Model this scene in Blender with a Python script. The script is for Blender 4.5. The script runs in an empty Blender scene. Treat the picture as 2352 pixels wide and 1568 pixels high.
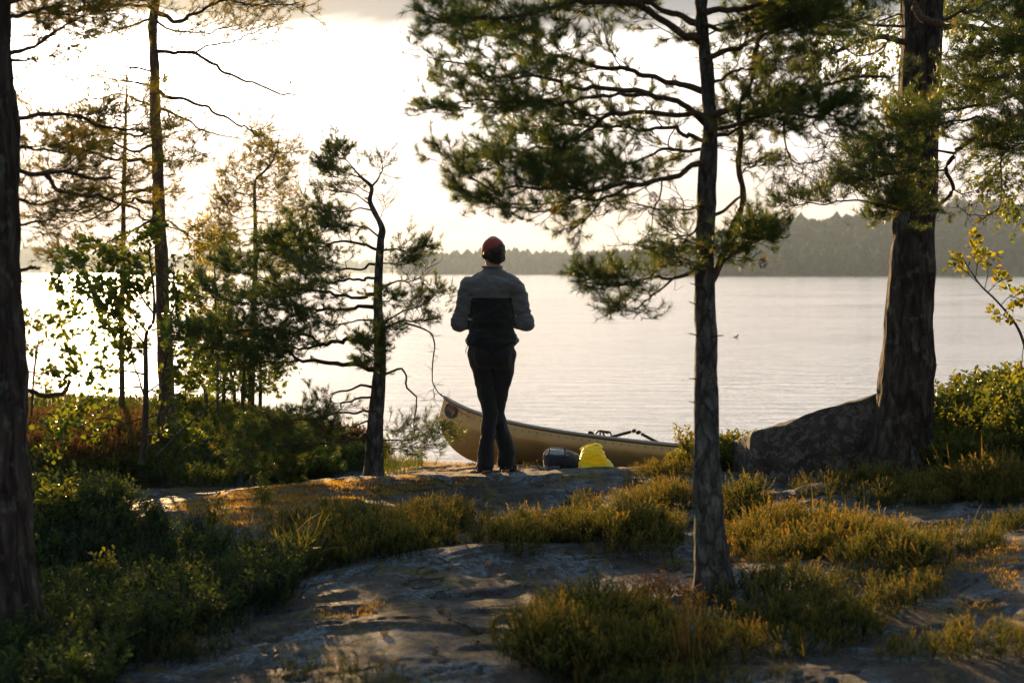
import bpy, math, random
import numpy as np
from mathutils import Vector, Matrix
R = math.radians
rng = np.random.default_rng(7)
random.seed(7)
sc = bpy.context.scene
COL = sc.collection

# ------------------------------------------------------------------ camera maths (2352 x 1568 reading of the photo)
F = 50.0 / 36.0 * 2352.0
CAMZ = 1.54
TILT = math.atan((784.0 - 626.0) / F)
WATER = -0.32
SUN_AZ = math.atan((212 - 1176) / F)
SUN_EL = R(8.8)

def U(px, py, Y):
    a = (px - 1176.0) / F; b = (784.0 - py) / F
    c, s = math.cos(TILT), math.sin(TILT)
    dy = c + b * s; dz = -s + b * c
    t = Y / dy
    return np.array([a * t, Y, CAMZ + dz * t])

def UP(pts, Y0, Y1=None):
    Y1 = Y0 if Y1 is None else Y1
    n = len(pts)
    L = [0.0]
    for i in range(1, n):
        L.append(L[-1] + math.hypot(pts[i][0] - pts[i-1][0], pts[i][1] - pts[i-1][1]))
    return np.array([U(p[0], p[1], Y0 + (Y1 - Y0) * (l / max(L[-1], 1e-6))) for p, l in zip(pts, L)])

# ------------------------------------------------------------------ noise
def _h(ix, iy, iz, seed):
    n = (ix.astype(np.int64) * 374761393 + iy.astype(np.int64) * 668265263 + iz.astype(np.int64) * 2147483647 + seed * 974711) & 0xffffffff
    n = ((n ^ (n >> 13)) * 1274126177) & 0xffffffff
    n = (n ^ (n >> 16)) & 0xffffffff
    return n.astype(np.float64) / 4294967295.0

def vnoise(p, seed=0):
    p = np.asarray(p, float)
    i = np.floor(p).astype(np.int64); f = p - i
    f = f * f * (3 - 2 * f)
    out = 0
    for dx in (0, 1):
        wx = f[:, 0] if dx else 1 - f[:, 0]
        for dy in (0, 1):
            wy = f[:, 1] if dy else 1 - f[:, 1]
            for dz in (0, 1):
                wz = f[:, 2] if dz else 1 - f[:, 2]
                out = out + wx * wy * wz * _h(i[:, 0] + dx, i[:, 1] + dy, i[:, 2] + dz, seed)
    return out * 2 - 1

def fbm(p, scale, octv=4, seed=0):
    p = np.asarray(p, float) * scale
    a, s = 1.0, 0.0
    for o in range(octv):
        s = s + a * vnoise(p, seed + o)
        p = p * 2.03 + 11.3; a *= 0.5
    return s

# ------------------------------------------------------------------ object helpers
def tag(o, label=None, cat=None, group=None, kind=None):
    if label: o['label'] = label
    if cat: o['category'] = cat
    if group: o['group'] = group
    if kind: o['kind'] = kind
    return o

def empty(name, loc, label, cat, group=None):
    o = bpy.data.objects.new(name, None); COL.objects.link(o)
    o.location = loc; o.empty_display_size = 0.2
    bpy.context.view_layer.update()
    return tag(o, label, cat, group)

def mesh_obj(name, V, Fs, mats, parent=None, tint=None, smooth=False, midx=None):
    """V: n x 3 world coordinates; Fs: one int array (m x k) or several of them."""
    V = np.asarray(V, np.float32)
    if not isinstance(Fs, (list, tuple)): Fs = [Fs]
    Fs = [np.asarray(f, np.int32) for f in Fs if len(f)]
    me = bpy.data.meshes.new(name)
    if parent is not None:
        V = V - np.array(parent.matrix_world.translation, np.float32)
    me.vertices.add(len(V)); me.vertices.foreach_set('co', V.ravel())
    nl = sum(f.size for f in Fs); npoly = sum(len(f) for f in Fs)
    me.loops.add(nl); me.polygons.add(npoly)
    me.loops.foreach_set('vertex_index', np.concatenate([f.ravel() for f in Fs]))
    st, tot, k = [], [], 0
    for f in Fs:
        st.append(k + np.arange(len(f)) * f.shape[1]); tot.append(np.full(len(f), f.shape[1])); k += f.size
    me.polygons.foreach_set('loop_start', np.concatenate(st).astype(np.int32))
    if midx is not None: me.polygons.foreach_set('material_index', np.asarray(midx, np.int32))
    me.update(calc_edges=True)
    if smooth: me.polygons.foreach_set('use_smooth', np.ones(npoly, bool))
    if tint is not None:
        at = me.attributes.new('tint', 'FLOAT', 'POINT')
        at.data.foreach_set('value', np.asarray(tint, np.float32))
    if not isinstance(mats, (list, tuple)): mats = [mats]
    for m in mats: me.materials.append(m)
    me.validate(clean_customdata=False)
    o = bpy.data.objects.new(name, me); COL.objects.link(o)
    if parent is not None: o.parent = parent
    return o

# ------------------------------------------------------------------ material helpers
class NT:
    def __init__(s, name):
        s.m = bpy.data.materials.new(name); s.m.use_nodes = True
        s.t = s.m.node_tree; s.t.nodes.clear()
        s.out = s.n('ShaderNodeOutputMaterial')
    def n(s, typ, **kw):
        x = s.t.nodes.new(typ)
        for k, v in kw.items():
            if k.startswith('i_'):
                key = k[2:]; key = int(key) if key.isdigit() else key.replace('_', ' ')
                x.inputs[key].default_value = v
            else: setattr(x, k, v)
        return x
    def l(s, a, b): s.t.links.new(a, b)
    def ramp(s, src, stops, interp='LINEAR'):
        r = s.n('ShaderNodeValToRGB'); e = r.color_ramp; e.interpolation = interp
        while len(e.elements) < len(stops): e.elements.new(0.5)
        for el, (p, c) in zip(e.elements, stops):
            el.position = p; el.color = (c[0], c[1], c[2], 1) if len(c) > 2 else (c[0],) * 3 + (1,)
        s.l(src, r.inputs[0]); return r.outputs[0]
    def mix(s, fac, a, b, blend='MIX'):
        x = s.n('ShaderNodeMix', data_type='RGBA', blend_type=blend)
        for v, i in ((fac, 0), (a, 6), (b, 7)):
            if isinstance(v, (int, float)): x.inputs[i].default_value = v
            elif isinstance(v, tuple): x.inputs[i].default_value = v + (1,) if len(v) == 3 else v
            else: s.l(v, x.inputs[i])
        return x.outputs[2]
    def math(s, op, a, b=None, c=None, clamp=False):
        x = s.n('ShaderNodeMath', operation=op, use_clamp=clamp)
        for v, i in ((a, 0), (b, 1), (c, 2)):
            if v is None: continue
            if isinstance(v, (int, float)): x.inputs[i].default_value = v
            else: s.l(v, x.inputs[i])
        return x.outputs[0]
    def noise(s, vec, scale, detail=4, rough=0.55, dist=0.0):
        x = s.n('ShaderNodeTexNoise', i_Scale=scale, i_Detail=detail, i_Roughness=rough, i_Distortion=dist)
        if vec is not None: s.l(vec, x.inputs['Vector'])
        return x.outputs['Fac']
    def mapping(s, scale=(1, 1, 1), src='Object', rot=(0, 0, 0)):
        tc = s.n('ShaderNodeTexCoord'); mp = s.n('ShaderNodeMapping')
        mp.inputs['Scale'].default_value = scale; mp.inputs['Rotation'].default_value = rot
        s.l(tc.outputs[src], mp.inputs['Vector']); return mp.outputs[0]
    def bump(s, h, strength=0.5, dist=0.01, normal=None):
        b = s.n('ShaderNodeBump', i_Strength=strength, i_Distance=dist)
        s.l(h, b.inputs['Height'])
        if normal is not None: s.l(normal, b.inputs['Normal'])
        return b.outputs[0]
    def bsdf(s, color, rough=0.7, normal=None, metallic=0.0, spec=0.5, **kw):
        p = s.n('ShaderNodeBsdfPrincipled')
        for v, k in ((color, 'Base Color'), (rough, 'Roughness'), (metallic, 'Metallic'), (spec, 'Specular IOR Level')):
            if isinstance(v, tuple): p.inputs[k].default_value = v + (1,)
            elif isinstance(v, (int, float)): p.inputs[k].default_value = v
            else: s.l(v, p.inputs[k])
        for k, v in kw.items(): p.inputs[k.replace('_', ' ')].default_value = v
        if normal is not None: s.l(normal, p.inputs['Normal'])
        return p.outputs[0]
    def done(s, sh): s.l(sh, s.out.inputs['Surface']); return s.m

def leaf_mat(name, stops, trans=0.45, rough=0.5, spec=0.35, tmul=(2.1, 1.75, 0.6)):
    """Thin leaf: reflected and transmitted light; colour runs with the leaf's own random tint."""
    t = NT(name)
    a = t.n('ShaderNodeAttribute', attribute_name='tint')
    c = t.ramp(a.outputs['Fac'], stops)
    d = t.bsdf(c, rough, spec=spec)
    tr = t.n('ShaderNodeBsdfTranslucent')
    t.l(t.mix(1.0, c, tmul, 'MULTIPLY'), tr.inputs['Color'])
    m = t.n('ShaderNodeMixShader', i_0=trans)
    t.l(d, m.inputs[1]); t.l(tr.outputs[0], m.inputs[2])
    return t.done(m.outputs[0])

M = {}
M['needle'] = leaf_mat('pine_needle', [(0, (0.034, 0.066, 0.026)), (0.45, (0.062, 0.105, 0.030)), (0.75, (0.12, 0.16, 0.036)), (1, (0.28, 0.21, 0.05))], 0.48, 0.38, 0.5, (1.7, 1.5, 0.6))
M['needle_sun'] = leaf_mat('sunlit_pine_needle', [(0, (0.06, 0.075, 0.022)), (0.5, (0.10, 0.12, 0.03)), (1, (0.26, 0.21, 0.06))], 0.68, 0.45, 0.35, (2.3, 1.7, 0.6))  # lighter needle copy with the sun's golden backlight put into its colour
M['alder'] = leaf_mat('alder_leaf', [(0, (0.05, 0.085, 0.018)), (0.6, (0.085, 0.13, 0.022)), (1, (0.17, 0.18, 0.03))], 0.5, 0.4, 0.4)
M['birch'] = leaf_mat('birch_leaf', [(0, (0.06, 0.10, 0.02)), (0.6, (0.11, 0.15, 0.025)), (1, (0.20, 0.19, 0.03))], 0.55, 0.4, 0.4)
M['rowan'] = leaf_mat('rowan_leaf', [(0, (0.09, 0.13, 0.02)), (0.6, (0.18, 0.20, 0.03)), (1, (0.30, 0.20, 0.03))], 0.55, 0.4, 0.4)
M['heather'] = leaf_mat('heather_leaf', [(0, (0.012, 0.012, 0.008)), (0.3, (0.030, 0.044, 0.016)), (0.62, (0.105, 0.115, 0.026)), (1, (0.30, 0.18, 0.05))], 0.42, 0.7, 0.15, (1.8, 1.6, 0.6))  # first stop darkened to put the clumps' inner shade into the colour
M['heather_red'] = leaf_mat('dry_heather_leaf', [(0, (0.03, 0.02, 0.012)), (0.5, (0.065, 0.045, 0.022)), (1, (0.15, 0.085, 0.04))], 0.35, 0.7, 0.15)
M['bilberry'] = leaf_mat('bilberry_leaf', [(0, (0.035, 0.06, 0.018)), (0.6, (0.075, 0.105, 0.024)), (1, (0.19, 0.17, 0.03))], 0.45, 0.45, 0.35)
M['bush'] = leaf_mat('bush_leaf', [(0, (0.03, 0.055, 0.02)), (0.6, (0.06, 0.09, 0.025)), (1, (0.15, 0.14, 0.03))], 0.4, 0.7, 0.15, (1.4, 1.3, 0.6))
M['heather_shade'] = leaf_mat('shaded_heather_leaf', [(0, (0.014, 0.020, 0.014)), (0.5, (0.024, 0.042, 0.022)), (0.85, (0.05, 0.07, 0.026)), (1, (0.12, 0.10, 0.04))], 0.25, 0.7, 0.15, (1.2, 1.2, 0.6))  # darker heather copy: shade of the left undergrowth put into the colour
M['dark_grass'] = leaf_mat('shaded_grass_blade', [(0, (0.014, 0.026, 0.016)), (0.5, (0.028, 0.050, 0.024)), (0.85, (0.06, 0.08, 0.03)), (1, (0.16, 0.13, 0.05))], 0.35, 0.6, 0.2, (1.4, 1.3, 0.6))  # darker copy of the grass, carrying the undergrowth's shade in its colour
M['grass'] = leaf_mat('grass_blade', [(0, (0.022, 0.042, 0.016)), (0.5, (0.045, 0.070, 0.020)), (0.8, (0.12, 0.12, 0.03)), (1, (0.24, 0.17, 0.06))], 0.45, 0.5, 0.3)
M['dry_grass'] = leaf_mat('dry_grass_blade', [(0, (0.09, 0.08, 0.02)), (0.5, (0.24, 0.17, 0.04)), (1, (0.40, 0.27, 0.09))], 0.45, 0.6, 0.2)
M['moss'] = leaf_mat('moss_blade', [(0, (0.14, 0.10, 0.03)), (0.5, (0.34, 0.23, 0.06)), (1, (0.55, 0.38, 0.14))], 0.5, 0.8, 0.1)

def bark_mat(name, c0, c1, c2, sx=40.0, sz=9.0, bump=0.02, lichen=0.35):
    t = NT(name)
    v = t.mapping((sx, sx, sz))
    n1 = t.noise(v, 1.0, 6, 0.6, 0.6)
    vor = t.n('ShaderNodeTexVoronoi', feature='DISTANCE_TO_EDGE', i_Scale=0.55)
    wn = t.n('ShaderNodeTexNoise', i_Scale=0.8, i_Detail=5.0); t.l(v, wn.inputs['Vector'])
    wa = t.n('ShaderNodeVectorMath', operation='MULTIPLY_ADD'); t.l(wn.outputs['Color'], wa.inputs[0]); wa.inputs[1].default_value = (1.8, 1.8, 1.8); t.l(v, wa.inputs[2]); t.l(wa.outputs[0], vor.inputs['Vector'])
    edge = t.ramp(vor.outputs['Distance'], [(0.0, (0,)), (0.18, (1,))])
    c = t.ramp(n1, [(0.25, c0), (0.5, c1), (0.75, c2)])
    c = t.mix(t.math('MULTIPLY_ADD', edge, 0.55, 0.45), (c0[0] * 0.35, c0[1] * 0.35, c0[2] * 0.35), c)
    ln = t.noise(t.mapping((14, 14, 10)), 1.0, 5, 0.65)
    lf = t.math('MULTIPLY', t.ramp(ln, [(0.55, (0,)), (0.66, (1,))]), lichen)
    c = t.mix(lf, c, (0.20, 0.23, 0.19))
    h = t.math('ADD', t.math('MULTIPLY', n1, 0.5), t.math('MULTIPLY', edge, 0.5))
    return t.done(t.bsdf(c, 0.9, t.bump(h, 1.0, bump), spec=0.2))
M['bark'] = bark_mat('pine_bark', (0.028, 0.027, 0.026), (0.070, 0.068, 0.064), (0.15, 0.15, 0.145), 34, 14, 0.02, 0.6)
M['bark_big'] = bark_mat('old_pine_bark', (0.018, 0.015, 0.013), (0.048, 0.038, 0.033), (0.10, 0.085, 0.075), 22, 5.0, 0.035)
M['bark_up'] = bark_mat('upper_pine_bark', (0.055, 0.036, 0.026), (0.11, 0.070, 0.048), (0.18, 0.12, 0.085), 50, 16, 0.006, 0.15)
M['bark_grey'] = bark_mat('grey_bark', (0.035, 0.032, 0.026), (0.075, 0.07, 0.055), (0.12, 0.11, 0.09), 60, 30, 0.004)
M['twig'] = bark_mat('twig_bark', (0.045, 0.028, 0.018), (0.085, 0.055, 0.035), (0.12, 0.085, 0.06), 90, 50, 0.002, 0.2)
# ------------------------------------------------------------------ ground: heights through points read from the photo
CP = []
def cpx(px, z, Y=None, py=None):
    """a ground point seen at column px: at distance Y, or at row py when the height z is known"""
    if Y is None: Y = (CAMZ - z) * F / (py - 626.0)
    CP.append(((px - 1176.0) / F * Y, Y, z))
# foreground rock
for x in (-4, -1.5, 0, 1.5, 4): CP.append((x, 1.0, -0.02 + 0.02 * x))
for x, z in ((-5, -0.05), (-2.5, -0.10), (-1, -0.02), (0, 0.03), (1.2, 0.0), (2.2, 0.08), (4, 0.15)): CP.append((x, 5.0, z))
for px, z in ((100, -0.20), (450, -0.10), (800, 0.0), (1176, -0.03), (1640, 0.01), (2000, 0.06), (2340, 0.14)): cpx(px, z, 6.6)
for px, z in ((60, -0.28), (350, -0.24), (620, -0.12), (900, -0.03), (1176, 0.0), (1640, 0.0), (2000, 0.05), (2340, 0.10)): cpx(px, z, 8.1)
# the ridge the man stands on
for px, py, Y in ((860, 1098, 10.6), (700, 1122, 10.2), (560, 1146, 9.7), (450, 1170, 9.2), (300, 1200, 8.9), (980, 1090, 10.8), (1140, 1082, 11.0), (1290, 1078, 11.3), (1420, 1082, 11.2)):
    CP.append((*U(px, py, Y)[:2], U(px, py, Y)[2]))
for px, z, Y in ((1050, -0.07, 9.8), (1200, -0.07, 10.0), (1350, -0.07, 9.9), (1450, -0.04, 9.6), (800, 0.0, 9.3), (650, -0.02, 9.0)): cpx(px, z, Y)
# hollow behind the ridge on the left
for px, z, Y in ((300, -0.22, 10.6), (500, -0.26, 11.2), (700, -0.25, 11.6), (850, -0.20, 12.0), (100, -0.15, 10.5), (-100, -0.1, 9.0)): cpx(px, z, Y)
for px, z, Y in ((60, -0.10, 13), (300, -0.05, 13), (500, -0.14, 13.5), (700, -0.22, 14), (100, -0.12, 17), (350, -0.14, 17), (550, -0.20, 17), (700, -0.30, 16.3), (100, -0.17, 20), (350, -0.22, 19.5), (520, -0.28, 18.6)): cpx(px, z, Y)
for px, z, Y in ((60, -0.8, 24), (350, -0.8, 22.5), (600, -0.75, 20.5), (800, -0.7, 18), (900, -0.42, 14.8)): cpx(px, z, Y)
# beach by the canoe
for px, z, Y in ((900, -0.24, 13.4), (1020, -0.18, 12.6), (1020, -0.34, 14.5), (1180, -0.14, 12.3), (1180, -0.30, 13.6), (1350, -0.33, 12.9), (1600, -0.34, 12.6), (1176, -0.42, 15), (1500, -0.50, 14.5), (1800, -0.45, 14.2), (2200, -0.3, 14.2), (1500, -0.10, 11.4)): cpx(px, z, Y)
for px, z, Y in ((1176, -0.9, 17), (1700, -0.9, 17), (2300, -0.8, 17), (1000, -0.8, 16.5)): cpx(px, z, Y)
# right bank
for px, z, Y in ((1650, 0.0, 10.8), (1850, -0.02, 10.5), (2066, 0.11, 10.4), (2250, 0.14, 10.2), (2340, 0.12, 12.0), (2150, 0.0, 12.3), (1900, -0.28, 12.4), (2340, -0.10, 13.5)): cpx(px, z, Y)
CP += [(8, 6, 0.2), (8, 11, 0.15), (7, 15, -0.5), (-8, 6, -0.1), (-8, 12, -0.05), (-9, 18, -0.2), (-10, 25, -0.9), (8, 19, -1.0), (0, 22, -1.1)]
CP = np.array(CP)
def _tps(r2): return 0.5 * r2 * np.log(r2 + 1e-9)
_n = len(CP)
_K = _tps(((CP[:, None, :2] - CP[None, :, :2]) ** 2).sum(2)) + np.eye(_n) * 0.02
_P = np.c_[np.ones(_n), CP[:, :2]]
_A = np.block([[_K, _P], [_P.T, np.zeros((3, 3))]])
_W = np.linalg.solve(_A, np.r_[CP[:, 2], 0, 0, 0])

def gz(x, y):
    """ground height"""
    x = np.atleast_1d(np.asarray(x, float)); y = np.atleast_1d(np.asarray(y, float))
    xc = np.clip(x, -9, 8); yc = np.clip(y, 0.5, 24)
    z = np.empty(len(x))
    for i in range(0, len(x), 20000):
        s = slice(i, i + 20000)
        r2 = (xc[s, None] - CP[None, :, 0]) ** 2 + (yc[s, None] - CP[None, :, 1]) ** 2
        z[s] = _tps(r2) @ _W[:_n] + _W[_n] + _W[_n + 1] * xc[s] + _W[_n + 2] * yc[s]
    far = np.clip((y - 22) / 6, 0, 1)
    z = z * (1 - far) - 1.4 * far
    p = np.c_[x, y, np.zeros(len(x))]
    ridge = np.abs(fbm(p * [1, 1.5, 1], 1.15, 3, 5))
    amp = np.clip((20 - y) / 8, 0.15, 1)
    z += amp * (0.035 * fbm(p, 0.7, 3, 2) - 0.05 * np.clip(0.22 - ridge, 0, 1) + 0.006 * fbm(p * [1, 1.8, 1], 4.0, 4, 9))
    # ledges and frost cracks of the bedrock
    q = p @ np.array([[.94, -.34, 0], [.34, .94, 0], [0, 0, 1.]])
    led = fbm(q * [.7, 2.0, 1], .9, 3, 31) * 3; z += amp * .016 * (np.floor(led) + np.clip((led - np.floor(led)) * 5, 0, 1))
    cr = np.abs(fbm(q * [.8, 1.3, 1], 1.6, 4, 44)); z -= amp * .030 * np.exp(-(cr / .022) ** 2)
    z += amp * .003 * fbm(p, 14.0, 3, 12)
    return z

def on_ground(px, Y, dz=0.0):
    x = (px - 1176.0) / F * Y
    return np.array([x, Y, gz(x, Y)[0] + dz])

def axis(fine0, fine1, step, lo, hi):
    a = list(np.arange(fine0, fine1, step))
    s, v = step, fine1
    while v < hi: a.append(v); s *= 1.18; v += s
    a.append(hi)
    s, v = step * 1.18, fine0 - step
    b = []
    while v > lo: b.append(v); s *= 1.18; v -= s
    b.append(lo)
    return np.array(b[::-1] + a)
def grid(xs, ys):
    X, Y = np.meshgrid(xs, ys); nx, ny = len(xs), len(ys)
    i = (np.arange(ny - 1)[:, None] * nx + np.arange(nx - 1)[None]).ravel()
    return X.ravel(), Y.ravel(), np.c_[i, i + 1, i + nx + 1, i + nx]
gx, gy, gf = grid(axis(-4.2, 4.6, 0.024, -3000, 3000), axis(4.6, 14.0, 0.026, -300, 4200))
ground = mesh_obj('ground', np.c_[gx, gy, gz(gx, gy)], gf, [bpy.data.materials.new('tmp')], smooth=True)
tag(ground, 'dark lichened granite bedrock with moss sloping down to the lake', 'ground', kind='structure')

t = NT('granite')
v = t.mapping((1, 1, 1))
big = t.noise(v, 0.9, 6, 0.65, 0.6)
mid = t.noise(v, 5.0, 9, 0.7, 0.5)
fine = t.noise(v, 34.0, 9, 0.78)
grit = t.noise(v, 150.0, 5, 0.75)
crust = t.noise(t.mapping((1, 1, 1), rot=(0, 0, 1.1)), 12.0, 9, 0.75, 1.2)
c = t.ramp(mid, [(0.30, (0.024, 0.028, 0.031)), (0.48, (0.052, 0.060, 0.067)), (0.66, (0.095, 0.110, 0.122))])
pale = t.math('MULTIPLY', t.ramp(big, [(0.46, (0,)), (0.51, (1,))]), t.ramp(crust, [(0.45, (0,)), (0.50, (1,))]))
c = t.mix(pale, c, t.ramp(fine, [(0.3, (0.085, 0.115, 0.135)), (0.6, (0.26, 0.34, 0.41))]))
c = t.mix(t.math('MULTIPLY', t.ramp(fine, [(0.43, (1,)), (0.48, (0,))]), 0.85), c, (0.016, 0.018, 0.019))
c = t.mix(t.math('MULTIPLY', t.ramp(grit, [(0.54, (0,)), (0.66, (1,))]), 0.6), c, (0.48, 0.50, 0.50))
lit = t.math('MULTIPLY', t.ramp(t.noise(v, 1.5, 8, 0.75, 0.6), [(0.47, (0,)), (0.53, (1,))]), t.ramp(crust, [(0.36, (0.25,)), (0.5, (1,))]))
c = t.mix(t.math('MULTIPLY', lit, 0.88), c, t.ramp(grit, [(0.35, (0.016, 0.011, 0.008)), (0.55, (0.060, 0.040, 0.028)), (0.72, (0.22, 0.15, 0.10))]))
mo = t.math('MULTIPLY', t.ramp(t.noise(v, 2.6, 8, 0.76, 0.8), [(0.53, (0,)), (0.57, (1,))]), t.ramp(fine, [(0.40, (0,)), (0.48, (1,))]))
c = t.mix(mo, c, t.ramp(grit, [(0.3, (0.08, 0.068, 0.018)), (0.7, (0.30, 0.23, 0.07))]))
h = t.math('ADD', t.math('MULTIPLY', mid, 0.35), t.math('ADD', t.math('MULTIPLY', fine, 1.1), t.math('MULTIPLY', grit, 0.45)))
h = t.math('ADD', h, t.math('ADD', t.math('MULTIPLY', mo, 0.5), t.math('MULTIPLY', crust, 0.7)))
M['granite'] = t.done(t.bsdf(c, t.ramp(crust, [(0.3, (0.5,)), (0.6, (0.85,))]), t.bump(h, 1.0, 0.045), spec=0.4))
ground.data.materials.clear(); ground.data.materials.append(M['granite'])

# ------------------------------------------------------------------ lake
wx, wy, wf = grid(axis(-30, 30, 6.0, -6000, 6000), axis(10, 60, 6.0, 2.0, 9000))
lake = mesh_obj('water', np.c_[wx, wy, np.full(len(wx), WATER)], wf, [bpy.data.materials.new('tmp2')], smooth=True)
tag(lake, 'calm bright lake rippling lightly out to the far wooded shores', 'water', kind='structure')
t = NT('lake_water')
n1 = t.noise(t.mapping((0.9, 2.4, 1)), 1.0, 5, 0.6, 0.4)
n2 = t.noise(t.mapping((5.0, 15.0, 1), rot=(0, 0, 0.1)), 1.0, 4, 0.55)
n3 = t.noise(t.mapping((0.06, 0.16, 1), rot=(0, 0, -0.08)), 1.0, 4, 0.6)
h = t.math('ADD', t.math('MULTIPLY', n1, 1.0), t.math('MULTIPLY', n2, 0.16))
p = t.bsdf((0.07, 0.085, 0.09), t.ramp(n3, [(0.35, (0.09,)), (0.65, (0.17,))]), t.bump(h, 1.0, 0.022), spec=1.0, IOR=1.7)
M['lake'] = t.done(p)
lake.data.materials.clear(); lake.data.materials.append(M['lake'])

# ------------------------------------------------------------------ far wooded shores
t = NT('far_forest_floor')
M['far_floor'] = t.done(t.bsdf(t.ramp(t.noise(t.mapping((0.02, 0.02, 0.05)), 1.0, 5), [(0.3, (0.03, 0.045, 0.025)), (0.7, (0.06, 0.08, 0.04))]), 0.95, spec=0.05))
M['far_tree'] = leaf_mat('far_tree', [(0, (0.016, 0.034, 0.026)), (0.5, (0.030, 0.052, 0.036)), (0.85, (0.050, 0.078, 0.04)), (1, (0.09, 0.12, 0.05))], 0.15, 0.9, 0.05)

def conifer_t(seed, n=7, tiers=6, round_=False):
    r = np.random.default_rng(seed); V = []; Fq = []; T = []
    for k in range(tiers):
        f = k / tiers
        if round_: rad = 0.30 * math.sqrt(max(0.05, 1 - (2 * (f + 0.12) - 1) ** 2)); z0 = 0.12 + 0.75 * f; zt = z0 + 0.30
        else: rad = 0.20 * (1 - f) ** 0.85 + 0.015; z0 = 0.08 + 0.80 * f; zt = z0 + 0.26
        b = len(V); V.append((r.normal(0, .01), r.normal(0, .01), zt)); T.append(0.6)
        for j in range(n * 2):
            a = j / (n * 2) * 2 * math.pi + k; rr = rad * (1.15 if j % 2 else 0.6) * r.uniform(0.75, 1.2)
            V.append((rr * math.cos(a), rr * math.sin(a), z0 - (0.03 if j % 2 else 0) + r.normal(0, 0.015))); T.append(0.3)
        for j in range(n * 2): Fq.append((b, b + 1 + j, b + 1 + (j + 1) % (n * 2)))
    return np.array(V), np.array(Fq), np.array(T)

def scatter(tmpl, pos, scale, rz=None, tilt=None, tint=None, tv=1.0):
    """copies of template (V, F, T) as one set of arrays; scale n x 3 or n; tilt: lean angle in a random direction"""
    V, Fc, T = tmpl; n = len(pos)
    if n == 0: return np.zeros((0, 3)), np.zeros((0, Fc.shape[1]), int), np.zeros(0)
    scale = np.asarray(scale, float)
    if scale.ndim < 2: scale = np.repeat(np.broadcast_to(scale, (n,))[:, None], 3, 1)
    rz = rng.uniform(0, 6.283, n) if rz is None else rz
    c, s = np.cos(rz), np.sin(rz)
    P = V[None] * scale[:, None]
    X = P[..., 0] * c[:, None] - P[..., 1] * s[:, None]; Y = P[..., 0] * s[:, None] + P[..., 1] * c[:, None]; Z = P[..., 2]
    if tilt is not None:
        a = rng.uniform(0, 6.283, n); ca, sa = np.cos(a)[:, None], np.sin(a)[:, None]
        u = X * ca + Y * sa; w = -X * sa + Y * ca
        ct, st = np.cos(tilt)[:, None], np.sin(tilt)[:, None]
        u, Z = u * ct + Z * st, -u * st + Z * ct
        X = u * ca - w * sa; Y = u * sa + w * ca
    out = np.stack([X, Y, Z], 2) + np.asarray(pos)[:, None]
    Fo = (Fc[None] + (np.arange(n) * len(V))[:, None, None]).reshape(-1, Fc.shape[1])
    tt = np.clip(T[None] * tv + (0 if tint is None else np.asarray(tint)[:, None]), 0, 1)
    return out.reshape(-1, 3), Fo, np.broadcast_to(tt, (n, len(V))).ravel()

def merge(parts):
    V, Fs, T, k = [], [], [], 0
    for v, f, tt in parts:
        V.append(v); Fs.append(f + k); T.append(tt); k += len(v)
    return np.concatenate(V), np.concatenate(Fs), np.concatenate(T)

far_t = [conifer_t(1, 5, 5), conifer_t(5, 7, 6, True), conifer_t(3, 6, 5, True), conifer_t(4, 7, 6, True)]
def shore(name, label_h, label_t, prof, Y, depth, ntree, th, seed):
    """prof: (S px, S py of the ground skyline) at distance Y+depth; the bank rises from the waterline at Y"""
    r = np.random.default_rng(seed)
    pts = np.array([[(p - 1176) / F * (Y + depth), CAMZ + (626 - q) / F * (Y + depth)] for p, q in prof])
    x = np.linspace(pts[0, 0], pts[-1, 0], 160); sky = np.interp(x, pts[:, 0], pts[:, 1])
    m = 14; f = np.linspace(0, 1, m)
    X, Fq = np.meshgrid(x, f); S = np.broadcast_to(sky, X.shape)
    Yg = Y + depth * Fq; prof_z = WATER - 0.3 + (S - WATER + 0.3) * (Fq ** 0.8)
    prof_z = prof_z + Fq * 3.0 * vnoise(np.c_[X.ravel() / 60, Yg.ravel() / 60, X.ravel() * 0], seed).reshape(X.shape) * (S > 4)
    nx = len(x); i = (np.arange(m - 1)[:, None] * nx + np.arange(nx - 1)[None]).ravel()
    # close the back so that it is a solid body of land
    V = np.r_[np.c_[X.ravel(), Yg.ravel(), prof_z.ravel()], np.c_[x, np.full(nx, Y + depth * 1.9), np.full(nx, WATER - 0.5)]]
    q = np.c_[i, i + 1, i + nx + 1, i + nx]; j = (m - 1) * nx + np.arange(nx - 1)
    q = np.r_[q, np.c_[j, j + 1, j + nx + 1, j + nx]]
    o = mesh_obj(name, V, q, M['far_floor'], smooth=True); tag(o, label_h, 'hill', kind='structure')
    tx = r.uniform(x[0], x[-1], ntree); tf = r.uniform(0.0, 1.05, ntree) ** 0.8
    ts = np.interp(tx, x, sky); tz = WATER - 0.3 + (ts - WATER + 0.3) * tf ** 0.8
    ok = tz < 200
    h = th * (0.72 + 0.30 * fbm(np.c_[tx / 45, tf * 6, tx * 0], 1.0, 3, seed)) * r.uniform(0.55, 1.2, ntree) * np.where(r.random(ntree) < 0.07, 1.22, 1)
    kind = (r.random(ntree) * 4).astype(int)
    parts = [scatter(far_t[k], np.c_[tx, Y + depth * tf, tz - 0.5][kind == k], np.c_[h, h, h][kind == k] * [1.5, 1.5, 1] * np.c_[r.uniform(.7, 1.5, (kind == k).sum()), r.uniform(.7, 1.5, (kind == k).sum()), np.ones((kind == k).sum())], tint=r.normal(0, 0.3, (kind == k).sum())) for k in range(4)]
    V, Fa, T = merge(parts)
    w = mesh_obj('forest', V, Fa, M['far_tree'], tint=T); tag(w, label_t, 'forest', kind='stuff')
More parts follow.
